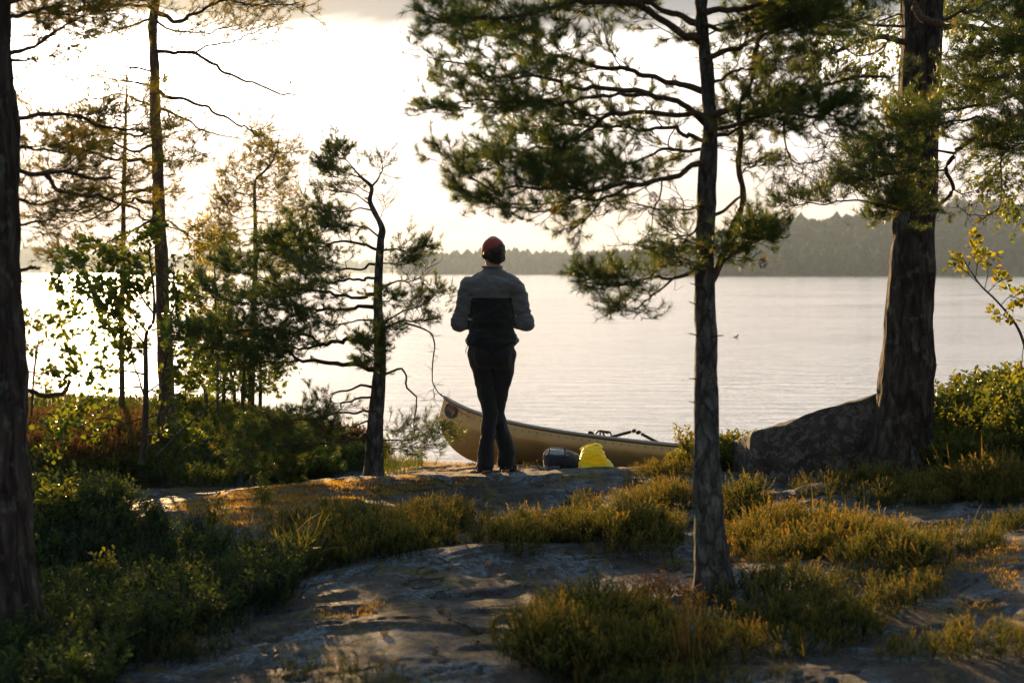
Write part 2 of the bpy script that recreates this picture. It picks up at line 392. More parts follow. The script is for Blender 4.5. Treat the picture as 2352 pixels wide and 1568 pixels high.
shore('hill', 'wooded ridge rising to the right across the lake', 'dark mixed forest covering the nearest far ridge',
      [(1380, 618), (1480, 606), (1560, 590), (1640, 570), (1720, 550), (1800, 535), (1900, 530), (2000, 524), (2100, 510), (2200, 498), (2350, 488), (2600, 470), (2900, 470)], 720, 260, 5200, 12.5, 3)
shore('low_shore', 'low wooded spit of land across the lake behind the man', 'hazy low treeline on the spit beyond the man',
      [(945, 627), (980, 621), (1040, 616), (1120, 612), (1200, 608), (1300, 611), (1400, 607), (1480, 607), (1600, 600), (1700, 600)], 1250, 160, 1900, 16.5, 5)
shore('far_ridge', 'pale distant ridge beyond the far end of the lake', 'faint forest on the pale distant ridge',
      [(-700, 560), (-200, 575), (0, 577), (60, 572), (140, 577), (230, 586), (330, 592), (450, 600), (560, 604), (700, 606), (850, 608), (950, 614), (1080, 620)], 2600, 700, 2600, 14.0, 8)
far_grove_x = None
# ------------------------------------------------------------------ plants: tubes, twigs, needles, leaves
def nrm(a): return a / np.maximum(np.linalg.norm(a, axis=-1, keepdims=True), 1e-9)

def smooth_path(P, n):
    """Catmull-Rom through the points, resampled to about n points"""
    P = np.asarray(P, float)
    if len(P) < 3:
        s = np.linspace(0, 1, n)[:, None]; return P[0] * (1 - s) + P[-1] * s
    Q = np.vstack([2 * P[0] - P[1], P, 2 * P[-1] - P[-2]])
    seg = len(P) - 1; per = max(2, int(math.ceil(n / seg))); out = []
    for i in range(seg):
        a, b, c, d = Q[i], Q[i+1], Q[i+2], Q[i+3]
        for k in range(per):
            t = k / per
            out.append(0.5 * (2*b + (c-a)*t + (2*a-5*b+4*c-d)*t*t + (3*b-a-3*c+d)*t**3))
    out.append(P[-1]); return np.array(out)

def tubes(P, r, sides=4):
    """P: N x K x 3 paths, r: N x K radii"""
    N, K, _ = P.shape
    T = np.empty_like(P); T[:, 1:-1] = P[:, 2:] - P[:, :-2]; T[:, 0] = P[:, 1] - P[:, 0]; T[:, -1] = P[:, -1] - P[:, -2]
    T = nrm(T)
    ref = np.where(np.abs(T[..., 2:3]) > 0.9, np.array([1.0, 0, 0]), np.array([0, 0, 1.0]))
    A = nrm(np.cross(T, ref)); B = np.cross(T, A)
    ang = np.arange(sides) / sides * 2 * math.pi
    V = P[:, :, None] + r[:, :, None, None] * (np.cos(ang)[None, None, :, None] * A[:, :, None] + np.sin(ang)[None, None, :, None] * B[:, :, None])
    base = (np.arange(N) * K * sides)[:, None, None]; k = (np.arange(K - 1) * sides)[None, :, None]; j = np.arange(sides)[None, None]
    j2 = (j + 1) % sides
    q = np.stack([base + k + j, base + k + j2, base + k + sides + j2, base + k + sides + j], -1).reshape(-1, 4)
    return V.reshape(-1, 3), q, np.zeros(V.size // 3)

def grow(P0, D0, L, K=6, wig=0.18, trop=0.0, rs=None):
    rs = rs or rng
    N = len(P0); P = np.empty((N, K, 3)); P[:, 0] = P0; D = nrm(D0); st = (np.asarray(L) / (K - 1))[:, None]
    Ds = np.empty((N, K, 3)); Ds[:, 0] = D
    for k in range(1, K):
        D = D + rs.normal(0, wig, (N, 3)); D[:, 2] += trop; D = nrm(D)
        P[:, k] = P[:, k-1] + D * st; Ds[:, k] = D
    return P, Ds

def kids(P, D, n, t0=0.2, t1=1.0, ang=(0.6, 1.0), flat=0.45, rs=None, up=0.0):
    """n child starts and directions on each of the N paths"""
    rs = rs or rng
    N, K, _ = P.shape
    t = (t0 + (t1 - t0) * (np.arange(n)[None] + rs.random((N, n))) / n) * (K - 1)
    i = np.minimum(t.astype(int), K - 2); f = (t - i)[..., None]; ii = np.arange(N)[:, None]
    p = P[ii, i] * (1 - f) + P[ii, i+1] * f; d = D[ii, i]
    side = np.where((np.arange(n)[None] + rs.integers(0, 2, (N, 1))) % 2 == 0, 1.0, -1.0)[..., None]
    lat = np.cross(d, np.array([0, 0, 1.0])) * side
    v = nrm(nrm(lat) + rs.normal(0, flat, (N, n, 3)) * np.array([0.6, 0.6, 1.0]) + np.array([0, 0, up]))
    a = rs.uniform(ang[0], ang[1], (N, n, 1))
    return p.reshape(-1, 3), nrm(np.cos(a) * d + np.sin(a) * v).reshape(-1, 3), (t / (K - 1)).ravel()

def needles(P, D, per, ln=0.05, w=0.0016, t0=0.15, rs=None, spread=(0.5, 1.05)):
    rs = rs or rng
    N, K, _ = P.shape
    t = (t0 + (1.0 - t0) * rs.random((N, per)) ** 0.85) * (K - 1)
    i = np.minimum(t.astype(int), K - 2); f = (t - i)[..., None]; ii = np.arange(N)[:, None]
    p = (P[ii, i] * (1 - f) + P[ii, i+1] * f).reshape(-1, 3); d = D[ii, i].reshape(-1, 3)
    n = len(p)
    perp = nrm(np.cross(d, rs.normal(0, 1, (n, 3)))); a = rs.uniform(spread[0], spread[1], (n, 1))
    nd = nrm(np.cos(a) * d + np.sin(a) * perp + np.array([0, 0, 0.12]))
    l = ln * rs.uniform(0.7, 1.15, (n, 1)); wv = nrm(np.cross(nd, rs.normal(0, 1, (n, 3)))) * w
    V = np.stack([p - wv, p + wv, p + nd * l], 1).reshape(-1, 3)
    Fc = np.arange(3 * n).reshape(-1, 3)
    shade = np.repeat(np.clip(rs.normal(0.42, 0.2, N), 0, 1), per) + rs.normal(0, 0.1, n)
    return V, Fc, np.repeat(np.clip(shade, 0, 1), 3)

LEAF = None
def leaf_tmpl(wd=0.8, fold=0.18, notch=0.0):
    V = np.array([(0, 0, 0), (0, 0.45, -0.02), (0, 1.0 - notch, -0.08), (-wd/2*0.8, 0.25, fold*.6), (-wd/2, 0.62, fold), (-wd*0.28, 0.95, fold*0.5), (wd/2*0.8, 0.25, fold*.6), (wd/2, 0.62, fold), (wd*0.28, 0.95, fold*.5)])
    Fq = np.array([(0, 1, 4, 3), (1, 2, 5, 4), (0, 6, 7, 1), (1, 7, 8, 2)])
    return V, Fq

def leaves(P, D, per, size, tmpl, t0=0.2, rs=None, ang=(0.5, 1.2), droop=0.0, tmean=0.45):
    rs = rs or rng
    N, K, _ = P.shape
    t = (t0 + (1 - t0) * rs.random((N, per))) * (K - 1)
    i = np.minimum(t.astype(int), K - 2); f = (t - i)[..., None]; ii = np.arange(N)[:, None]
    p = (P[ii, i] * (1 - f) + P[ii, i+1] * f).reshape(-1, 3); d = D[ii, i].reshape(-1, 3)
    n = len(p)
    perp = nrm(np.cross(d, rs.normal(0, 1, (n, 3)))); a = rs.uniform(ang[0], ang[1], (n, 1))
    y = nrm(np.cos(a) * d + np.sin(a) * perp + np.array([0, 0, -droop]))
    zz = nrm(rs.normal(0, 0.55, (n, 3)) + np.array([0, 0, 1.0]) * (1 - droop * 0.7)); x = nrm(np.cross(y, zz)); zz = np.cross(x, y)
    V, Fq = tmpl; s = size * rs.uniform(0.65, 1.2, n)
    p = p + y * (s * 0.25)[:, None]
    W = p[:, None] + s[:, None, None] * (V[None, :, 0:1] * x[:, None] + V[None, :, 1:2] * y[:, None] + V[None, :, 2:3] * zz[:, None])
    Fo = (Fq[None] + (np.arange(n) * len(V))[:, None, None]).reshape(-1, 4)
    tt = np.repeat(np.clip(rs.normal(tmean, 0.2, n), 0, 1), len(V))
    return W.reshape(-1, 3), Fo, tt

def trunk_mesh(path, rad, sides=22, step=0.04, rough=0.006, ridge=0.0, fr=9.0, seed=0, flare=0.0):
    path = np.asarray(path, float); rad = np.asarray(rad, float)
    L = np.r_[0, np.cumsum(np.linalg.norm(np.diff(path, axis=0), axis=1))]
    n = max(8, int(L[-1] / step)); P = smooth_path(path, n)
    l = np.r_[0, np.cumsum(np.linalg.norm(np.diff(P, axis=0), axis=1))]; l = l / l[-1] * L[-1]
    r = np.interp(l, L, rad)
    if flare: r = r * (1 + flare * np.exp(-l / 0.12))
    V, q, T = tubes(P[None], r[None], sides)
    C = np.repeat(P, sides, 0); out = V - C; d = nrm(out)
    rr = np.repeat(r, sides)
    a = np.arctan2(d[:, 1], d[:, 0])
    S = np.c_[np.cos(a) * rr * fr, np.sin(a) * rr * fr, V[:, 2] * fr * 0.28]
    nz = fbm(S, 1.0, 3, seed); nr = 1 - np.abs(fbm(S, 1.0, 2, seed + 20)) * 1.6
    disp = rough * nz + ridge * (np.clip(nr, -1, 1) - 0.4) + rr * 0.07 * fbm(np.c_[np.cos(a), np.sin(a), V[:, 2] * 1.3], 1.0, 2, seed + 5)
    if flare: disp = disp + rr * 0.55 * np.exp(-np.repeat(l, sides) / 0.16) * np.clip(fbm(np.c_[np.cos(a) * 1.6, np.sin(a) * 1.6, V[:, 2] * .2], 1.0, 2, seed + 9) + .1, 0, 1)
    V = V + d * disp[:, None]
    return V, q, T

def branch_tube(P, r0, r1, sides=8):
    n = len(P); r = r0 + (r1 - r0) * np.linspace(0, 1, n) ** 0.8
    r = r * (1 + 0.10 * vnoise(np.c_[np.arange(n) * 0.9, np.full(n, r0 * 999), np.zeros(n)]))
    return tubes(P[None], r[None], sides)

def see(V):
    c_, s_ = math.cos(TILT), math.sin(TILT); y = V[:, 1]; z = V[:, 2] - CAMZ; f_ = y * c_ - z * s_; u_ = y * s_ + z * c_
    return 1176 + F * V[:, 0] / f_, 784 - F * u_ / f_
def prune(V, f, T, boxes):
    """drop the stray twigs and needles that grow into a gap the tree does not fill"""
    if not boxes or not len(f): return V, f, T
    px, py = see(V); bad = np.zeros(len(V), bool)
    px = px + 55 * fbm(V, 7.0, 3, 3); py = py + 28 * fbm(V, 7.0, 3, 9)
    for x0, y0, x1, y1 in boxes: bad |= (px > x0) & (px < x1) & (py > y0) & (py < y1)
    f = f[~bad[f].any(1)]; used = np.zeros(len(V), bool); used[f.ravel()] = True; new = np.cumsum(used) - 1
    return V[used], new[f], T[used]

kw_gaps = {'slim pine with a straight grey trunk and wide crown, between canoe and boulder': [(900, 512, 1290, 1100), (840, -200, 925, 600), (1395, 735, 1590, 1100), (1800, 440, 1990, 800)],
           'crooked small pine with sweeping low branches standing beside the man and the canoe bow': [(1030, 300, 1300, 895), (1018, 918, 1075, 972), (1105, 880, 1300, 1100)],
           'pine whose drooping needled boughs reach in front of the massive trunk': [(2050, -50, 2165, 175), (1700, 525, 2352, 900)],
           'massive old pine with thick plated bark growing against the boulder': [(2050, -50, 2165, 400)],
           'birch with small bright hanging leaves showing behind the massive pine trunk': []}
class Tree:
    def __init__(s, name, label, trunk, rad, cat='tree', group=None, bark='bark', seed=1, **kw):
        s.rs = np.random.default_rng(seed)
        s.trunk = np.asarray(trunk, float)
        s.root = empty(name, tuple(s.trunk[0]), label, cat, group)
        V, q, T = trunk_mesh(s.trunk, rad, seed=seed, **kw)
        mesh_obj('trunk', V, q, M[bark], s.root, smooth=True)
        s.need = []; s.leafs = []; s.gaps = kw_gaps.get(label, [])
    def limb(s, P, r0, r1, lvl1=12, len1=0.45, n2=5, len2=0.2, n3=3, len3=0.10, per=40, ln=0.05, t0=0.25, bare=0.0, wig=0.12, trop=0.05, flat=0.45, nw=0.0016, kink=0.02, mat='twig', spread=(0.55, 1.1), ang=(0.6, 1.05), dense=1.0, lbare=False):
        """one main branch: traced path, its side twigs and its needles"""
        rs = s.rs
        P = np.asarray(P, float)
        L = np.linalg.norm(np.diff(P, axis=0), axis=1).sum(); n = max(10, int(L / 0.035))
        P = smooth_path(P, n)
        m = len(P); e = np.minimum(np.arange(m) / 4.0, 1)[:, None]
        P = P + e * kink * np.stack([fbm(np.c_[np.arange(m) * 0.35, np.full(m, k * 7.7 + r0 * 500), np.full(m, P[0, 0] * 9)], 1.0, 3) for k in range(3)], 1)
        parts = [branch_tube(P, r0, r1, 8)]
        D = nrm(np.gradient(P, axis=0))[None]; Pn = P[None]
        if lvl1:
            p, d, t = kids(Pn, D, lvl1, t0, 1.0, ang=ang, flat=flat, rs=rs)
            l1 = len1 * (1.2 - 0.8 * t) * rs.uniform(0.55, 1.25, len(p))
            A, AD = grow(p, d, l1, 8, wig, trop, rs)
            parts.append(tubes(A, np.clip(l1 * 0.011, 0.0016, 0.008)[:, None] * np.linspace(1, 0.4, 8)[None], 5))
            # the limb's own tip carries twigs too
            p2, d2, t2 = kids(A, AD, n2, 0.18, 1.0, ang=(0.5, 1.0), flat=flat, rs=rs)
            l2 = len2 * rs.uniform(0.5, 1.25, len(p2))
            B, BD = grow(p2, d2, l2, 6, wig * 1.1, trop * 1.3, rs)
            parts.append(tubes(B, np.full((len(B), 1), 0.0020) * np.linspace(1, 0.5, 6)[None], 4))
            if n3:
                p3, d3, t3 = kids(B, BD, n3, 0.25, 1.0, ang=(0.45, 0.9), flat=0.8, rs=rs)
                l3 = len3 * rs.uniform(0.6, 1.25, len(p3))
                Cc, CD = grow(p3, d3, l3, 5, wig * 0.8, trop * 2, rs)
                parts.append(tubes(Cc, np.full((len(Cc), 1), 0.0014) * np.linspace(1, 0.6, 5)[None], 3))
            else: Cc, CD = B, BD
            if per and not lbare:
                keep = rs.random(len(Cc)) >= bare
                if keep.any(): s.need.append(needles(Cc[keep], CD[keep], per, ln, nw, 0.1, rs, spread))
                tips = rs.random(len(B)) >= max(bare, 0.35)
                if tips.any(): s.need.append(needles(B[tips], BD[tips], per, ln, nw, 0.45, rs, spread))
            s.last = (A, AD, B, BD, Cc, CD)
        V, q, T = merge(parts[:1] + [pr for pr in (prune(*p_, s.gaps) for p_ in parts[1:]) if len(pr[1])])
        return mesh_obj('branch', V, q, M[mat], s.root, smooth=True)
    def leafy(s, P, r0, r1, lvl1, len1, n2, len2, per, size, tmpl, t0=0.2, wig=0.12, trop=0.05, droop=0.0, kink=0.02, mat='bark_grey', flat=0.9, tmean=0.45, ang=(0.5, 1.0)):
        rs = s.rs; P = np.asarray(P, float)
        L = np.linalg.norm(np.diff(P, axis=0), axis=1).sum(); P = smooth_path(P, max(8, int(L / 0.04))); m = len(P)
        e = np.minimum(np.arange(m) / 4.0, 1)[:, None]
        P = P + e * kink * np.stack([fbm(np.c_[np.arange(m) * 0.3, np.full(m, k * 7.7 + r0 * 500), np.full(m, P[0, 0] * 9)], 1.0, 3) for k in range(3)], 1)
        parts = [branch_tube(P, r0, r1, 7)]
        D = nrm(np.gradient(P, axis=0))[None]
        p, d, t = kids(P[None], D, lvl1, t0, 1.0, ang=ang, flat=flat, rs=rs)
        l1 = len1 * (1.2 - 0.6 * t) * rs.uniform(0.5, 1.2, len(p))
        A, AD = grow(p, d, l1, 7, wig, trop, rs)
        parts.append(tubes(A, np.clip(l1 * 0.008, 0.0012, 0.006)[:, None] * np.linspace(1, 0.4, 7)[None], 4))
        if n2:
            p2, d2, _ = kids(A, AD, n2, 0.15, 1.0, ang=(0.5, 1.0), flat=0.9, rs=rs)
            B, BD = grow(p2, d2, len2 * rs.uniform(0.5, 1.2, len(p2)), 5, wig, trop - droop * 0.15, rs)
            parts.append(tubes(B, np.full((len(B), 1), 0.0014) * np.linspace(1, 0.6, 5)[None], 3))
        else: B, BD = A, AD
        s.leafs.append(leaves(B, BD, per, size, tmpl, 0.1, rs, droop=droop, tmean=tmean))
        V, q, T = merge(parts[:1] + [pr for pr in (prune(*p_, s.gaps) for p_ in parts[1:]) if len(pr[1])])
        return mesh_obj('branch', V, q, M[mat], s.root, smooth=True)
    def cone(s, pos, r=0.018):
        """a pine cone of overlapping scales hanging from a twig"""
        n = 40; V = []; Fq = []
        for k in range(n):
            f = k / n; a = k * 2.399; rr = r * math.sin(math.pi * (0.12 + 0.8 * f)) ; zz = r * 2.4 * (0.5 - f)
            c = np.array([rr * math.cos(a), rr * math.sin(a), zz]); o = nrm(np.array([math.cos(a), math.sin(a), -0.5]))
            tt = np.array([-math.sin(a), math.cos(a), 0.0]); b = len(V)
            V += [c * 0.2 + [0, 0, zz], c + tt * r * 0.42, c + o * r * 0.45, c - tt * r * 0.42]; Fq.append((b, b+1, b+2, b+3))
        return mesh_obj('cone', np.array(V) + pos, np.array(Fq), M['cone'], s.root)
    def finish(s, mat='needle', lmat='alder', name='crown'):
        if s.need:
            V, f, T = prune(*merge(s.need), s.gaps); mesh_obj(name, V, f, M[mat], s.root, tint=T)
        if s.leafs:
            V, f, T = prune(*merge(s.leafs), s.gaps); mesh_obj('foliage' if s.need else name, V, f, M[lmat], s.root, tint=T)

t = NT('pine_cone'); M['cone'] = t.done(t.bsdf(t.ramp(t.noise(t.mapping((60, 60, 60)), 1.0), [(0.3, (0.04, 0.025, 0.015)), (0.7, (0.16, 0.10, 0.06))]), 0.8))

# ================================================================== the pine rising in front, right of the man
T1 = Tree('pine_tree', 'slim pine with a straight grey trunk and wide crown, between canoe and boulder',
          UP([(1642, 1400), (1637, 1330), (1628, 1200), (1623, 1000), (1621, 800), (1619, 620), (1622, 450), (1630, 300), (1625, 200), (1615, 100), (1611, 0), (1618, -120), (1625, -260), (1632, -420), (1640, -600)], 6.6, 6.75),
          [0.098, 0.080, 0.068, 0.058, 0.051, 0.046, 0.044, 0.037, 0.034, 0.030, 0.028, 0.025, 0.021, 0.015, 0.006],
          seed=11, sides=26, step=0.018, rough=0.005, ridge=0.004, fr=26, flare=0.25)
k1 = dict(len1=0.36, n2=5, len2=0.17, n3=3, len3=0.05, per=62, ln=0.046, nw=0.0009)
T1.limb(UP([(1612, 100), (1571, 80), (1453, 17), (1335, 10), (1200, 35), (1080, 40), (990, 50)], 6.7, 6.1), 0.022, 0.005, 22, **k1)
T1.limb(UP([(1618, 60), (1540, 30), (1440, -10), (1330, -20), (1200, -30)], 6.7, 7.3), 0.018, 0.005, 15, **k1)
T1.limb(UP([(1620, 212), (1540, 185), (1473, 168), (1369, 151), (1245, 124), (1194, 97), (1137, 87), (1050, 67)], 6.7, 7.2), 0.016, 0.004, 20, t0=0.3, **k1)
T1.limb(UP([(1628, 292), (1571, 242), (1487, 215), (1359, 202), (1305, 202), (1275, 185), (1184, 185), (1117, 171), (1000, 140)], 6.7, 6.3), 0.017, 0.004, 18, t0=0.45, **k1)
T1.limb(UP([(1487, 217), (1409, 217), (1335, 232), (1285, 242), (1214, 238), (1117, 235), (1005, 242)], 6.6, 6.0), 0.010, 0.003, 14, t0=0.35, **k1)
T1.limb(UP([(1626, 270), (1571, 260), (1453, 255), (1396, 269), (1335, 309), (1285, 336), (1201, 352), (1140, 366)], 6.6, 6.9), 0.015, 0.004, 20, t0=0.35, **k1)
T1.limb(UP([(1624, 330), (1560, 300), (1480, 300), (1380, 290), (1300, 280), (1200, 300)], 6.7, 7.5), 0.012, 0.004, 18, t0=0.3, **k1)
T1.limb(UP([(1620, 372), (1570, 392), (1503, 413), (1420, 430), (1352, 440), (1251, 432), (1150, 436), (1078, 412)], 6.6, 6.1), 0.015, 0.004, 24, t0=0.22, **k1)
T1.limb(UP([(1503, 413), (1420, 440), (1352, 458), (1300, 476), (1240, 492), (1140, 478)], 6.4, 6.2), 0.009, 0.003, 13, t0=0.3, **k1)
T1.limb(UP([(1623, 340), (1560, 345), (1480, 362), (1400, 385), (1330, 400)], 6.7, 7.3), 0.010, 0.003, 15, t0=0.2, **k1)
T1.limb(UP([(1620, 465), (1571, 477), (1520, 481), (1453, 464), (1430, 480)], 6.6, 6.4), 0.007, 0.002, 9, len1=0.22, n2=3, len2=0.11, n3=1, len3=0.05, per=20, bare=0.82, t0=0.1, wig=0.3, ln=0.04, nw=0.0010)
T1.limb(UP([(1619, 510), (1580, 535), (1530, 556), (1490, 575), (1478, 560)], 6.6, 6.3), 0.006, 0.002, 9, len1=0.2, n2=4, len2=0.10, n3=2, len3=0.05, per=20, bare=0.75, t0=0.1, wig=0.3, ln=0.04, nw=0.0010)
T1.limb(UP([(1617, 545), (1590, 555), (1565, 545), (1530, 530)], 6.6, 6.9), 0.006, 0.002, 10, len1=0.17, n2=3, len2=0.10, n3=2, len3=0.06, per=30, bare=0.3, t0=0.1, ln=0.04, nw=0.0010)
T1.limb(UP([(1617, 590), (1585, 598), (1560, 590), (1525, 585)], 6.6, 6.4), 0.007, 0.002, 12, len1=0.15, n2=4, len2=0.09, n3=2, len3=0.06, per=30, t0=0.1, ln=0.04, nw=0.0010)
T1.limb(UP([(1617, 605), (1560, 632), (1510, 645), (1440, 650), (1390, 655), (1348, 645)], 6.6, 6.2), 0.010, 0.003, 15, len1=0.16, n2=4, len2=0.10, n3=3, len3=0.06, per=34, t0=0.45, ln=0.042, nw=0.0010)
T1.limb(UP([(1550, 636), (1515, 670), (1480, 700), (1440, 714), (1395, 700)], 6.45, 6.2), 0.006, 0.002, 11, len1=0.13, n2=4, len2=0.08, n3=2, len3=0.06, per=34, t0=0.3, ln=0.042, nw=0.0010)
# right side
T1.limb(UP([(1619, 138), (1690, 108), (1726, 94), (1790, 70), (1841, 54), (1890, 20)], 6.6, 6.9), 0.014, 0.004, 18, t0=0.15, **k1)
T1.limb(UP([(1614, 30), (1700, 18), (1800, 0), (1900, -10), (1990, -20)], 6.65, 6.2), 0.016, 0.004, 22, t0=0.1, **k1)
T1.limb(UP([(1612, 60), (1680, 60), (1760, 40), (1850, 30), (1960, 50)], 6.65, 7.2), 0.012, 0.004, 20, t0=0.1, **k1)
T1.limb(UP([(1628, 268), (1710, 245), (1763, 232), (1807, 212), (1864, 198), (1931, 188), (2040, 174)], 6.65, 6.5), 0.016, 0.006, 18, len1=0.26, n2=4, len2=0.13, n3=2, len3=0.07, per=34, ln=0.042, nw=0.0010, t0=0.1)
T1.limb(UP([(1626, 310), (1650, 292), (1713, 275), (1790, 262), (1870, 268), (1915, 272)], 6.65, 6.1), 0.014, 0.004, 20, len1=0.24, n2=5, len2=0.13, n3=3, len3=0.05, per=58, ln=0.046, nw=0.0010, t0=0.3)
T1.limb(UP([(1626, 312), (1690, 300), (1740, 280), (1800, 262)], 6.65, 7.1), 0.010, 0.003, 12, len1=0.22, n2=4, len2=0.13, n3=3, len3=0.05, per=58, ln=0.046, nw=0.0010, t0=0.3)
T1.limb(UP([(1626, 190), (1680, 170), (1730, 160), (1800, 130)], 6.65, 7.1), 0.009, 0.003, 14, len1=0.26, n2=4, len2=0.13, n3=3, len3=0.07, per=30, ln=0.042, nw=0.0010, t0=0.2)
T1.limb(UP([(1630, 655), (1650, 610), (1664, 570), (1677, 530), (1700, 480), (1706, 437), (1697, 386), (1700, 302), (1697, 250), (1720, 201), (1738, 111), (1752, 50), (1760, -40)], 6.65, 7.2), 0.019, 0.010, 14, len1=0.24, n2=4, len2=0.14, n3=3, len3=0.05, per=58, ln=0.046, nw=0.0010, t0=0.5, mat='bark_up', kink=0.008)
T1.limb(UP([(1625, 500), (1660, 484), (1683, 468), (1698, 452)], 6.65, 6.95), 0.010, 0.006, 0, kink=0.006)
T1.limb(UP([(1700, 400), (1715, 390), (1740, 372), (1758, 362)], 7.0, 6.8), 0.005, 0.002, 9, len1=0.13, n2=3, len2=0.08, n3=2, len3=0.06, per=34, ln=0.042, nw=0.0010, t0=0.1)
T1.limb(UP([(1650, 610), (1690, 575), (1735, 560), (1788, 546)], 6.7, 6.5), 0.009, 0.003, 16, len1=0.19, n2=5, len2=0.10, n3=3, len3=0.06, per=36, ln=0.042, nw=0.0010, t0=0.05)
T1.limb(UP([(1640, 620), (1665, 602), (1688, 592)], 6.7, 6.6), 0.005, 0.002, 7, len1=0.10, n2=3, len2=0.07, n3=2, len3=0.05, per=30, ln=0.042, nw=0.0010, t0=0.1)
T1.limb(UP([(1655, 590), (1690, 540), (1735, 520), (1750, 508)], 6.7, 7.0), 0.006, 0.002, 10, len1=0.15, n2=4, len2=0.08, n3=2, len3=0.05, per=30, ln=0.042, nw=0.0010, t0=0.2)
curl = dict(len1=0.17, n2=3, len2=0.13, n3=2, len3=0.05, per=18, bare=0.72, wig=0.34, trop=-0.02, ln=0.04, nw=0.0010, flat=0.9)
T1.limb(UP([(1798, 270), (1805, 320), (1818, 368), (1842, 375), (1885, 362), (1912, 335)], 6.4, 6.2), 0.006, 0.002, 12, t0=0.15, **curl)
T1.limb(UP([(1812, 350), (1828, 385), (1838, 412), (1800, 425)], 6.35, 6.3), 0.004, 0.0015, 9, t0=0.2, **curl)
T1.limb(UP([(1866, 282), (1885, 302), (1930, 318), (1975, 310), (1992, 280)], 6.2, 6.1), 0.004, 0.0015, 7, t0=0.2, **curl)
T1.limb(UP([(1704, 470), (1716, 480), (1722, 500), (1752, 498)], 6.95, 6.9), 0.003, 0.001, 4, len1=0.08, n2=2, len2=0.05, n3=0, per=0, lbare=True, wig=0.3)
for (a, b) in (((1602, 655), (1586, 650)), ((1600, 700), (1583, 692)), ((1601, 770), (1583, 765)), ((1643, 772), (1662, 770)), ((1598, 870), (1582, 868)), ((1598, 925), (1583, 921)), ((1600, 480), (1588, 470))):
    T1.limb(UP([((a[0] + 1621) / 2, a[1] + 2), a, b], 6.6, 6.55), 0.005, 0.002, 0, kink=0.004)
# crown above the frame
rr = np.random.default_rng(5)
for k in range(16):
    py = -60 - k * 34; sx = 1 if k % 2 else -1; ln = 480 * (1 - k / 20)
    T1.limb(UP([(1622, py), (1622 + sx * ln * .3, py - 40), (1622 + sx * ln * .7, py - 50), (1622 + sx * ln, py - 20 + rr.uniform(-20, 20))], 6.7, 6.7 + rr.uniform(-1.0, 1.0)), 0.014, 0.004, 16, t0=0.15, **k1)
for px, py, Y in ((1372, 480, 6.2), (1398, 478, 6.2), (1418, 470, 6.3), (1500, 452, 6.4), (1545, 465, 6.4), (1775, 318, 6.4), (1752, 604, 6.6), (1688, 80, 6.9), (1320, 482, 6.2)):
    T1.cone(U(px, py, Y))
T1.finish()
# ================================================================== crooked pine left of the man
k2 = dict(len1=0.32, n2=4, len2=0.15, n3=3, len3=0.05, per=42, ln=0.046, nw=0.0013)
ks = dict(len1=0.30, n2=5, len2=0.14, n3=2, len3=0.07, per=32, ln=0.042, nw=0.0014)
T2 = Tree('pine_tree', 'crooked small pine with sweeping low branches standing beside the man and the canoe bow',
          UP([(858, 1112), (861, 1000), (868, 900), (873, 800), (868, 700), (870, 620), (873, 560), (877, 524), (858, 483), (850, 460), (853, 430), (831, 409), (815, 392), (790, 372)], 10.7, 10.75),
          [0.070, 0.060, 0.052, 0.045, 0.038, 0.032, 0.027, 0.024, 0.019, 0.017, 0.014, 0.011, 0.008, 0.003], seed=21, sides=20, step=0.02, rough=0.005, ridge=0.004, fr=26, flare=0.25)
def L2(pts, y1, r0, r1, n, d=None, y0=10.75, **kw):
    q = dict(d or k2); q.update(kw); return T2.limb(UP(pts, y0, y1), r0, r1, n, **q)
L2([(853, 430), (878, 396), (881, 369)], 10.8, .009, .002, 6, ks, len1=.13, n3=1, bare=.55)
L2([(831, 409), (800, 400), (770, 395), (755, 385)], 10.7, .006, .002, 13, ks, len1=.20, n2=3, len2=.09, per=44)
L2([(815, 390), (800, 375), (790, 358), (775, 352)], 10.7, .006, .002, 12, ks, len1=.20, n2=3, len2=.09, per=44)
L2([(852, 445), (820, 430), (790, 415), (765, 405)], 10.6, .005, .002, 9, ks, len1=.12, n2=3, bare=.5)
L2([(858, 483), (820, 480), (780, 487), (730, 475), (712, 466)], 10.5, .007, .002, 13, ks, len1=.16, n2=4, bare=.45)
L2([(850, 470), (820, 450), (780, 440), (745, 432)], 11.0, .006, .002, 10, ks, len1=.14, bare=.65)
L2([(873, 500), (885, 480), (880, 455)], 10.8, .004, .001, 4, ks, len1=.10, n3=0, lbare=True)
L2([(872, 545), (830, 520), (780, 520), (720, 535), (690, 530)], 10.3, .008, .002, 14, len1=.22)
L2([(871, 574), (817, 559), (742, 562), (667, 566), (622, 552)], 10.2, .013, .003, 22, len1=.30)
L2([(871, 607), (817, 615), (742, 611), (667, 600), (640, 590)], 11.2, .011, .003, 18, len1=.28)
L2([(869, 675), (817, 682), (742, 671), (648, 664), (573, 628), (520, 617)], 10.0, .016, .003, 26, len1=.34)
L2([(869, 704), (779, 709), (704, 709), (629, 701), (517, 690), (470, 664)], 10.9, .016, .003, 28, len1=.36)
L2([(870, 640), (800, 640), (720, 650), (640, 690), (560, 700)], 11.5, .012, .003, 22, len1=.34)
L2([(872, 784), (817, 786), (779, 782), (742, 791), (704, 776), (648, 761), (554, 754), (460, 768), (412, 772)], 10.3, .021, .004, 32, len1=.36, t0=.35)
L2([(742, 791), (690, 800), (640, 790), (560, 770), (500, 745)], 11.1, .012, .003, 22, y0=10.6, len1=.30, t0=.3)
L2([(871, 851), (817, 840), (742, 834), (685, 829), (659, 814), (610, 806), (517, 800), (445, 790)], 10.2, .022, .003, 24, len1=.26, t0=.45)
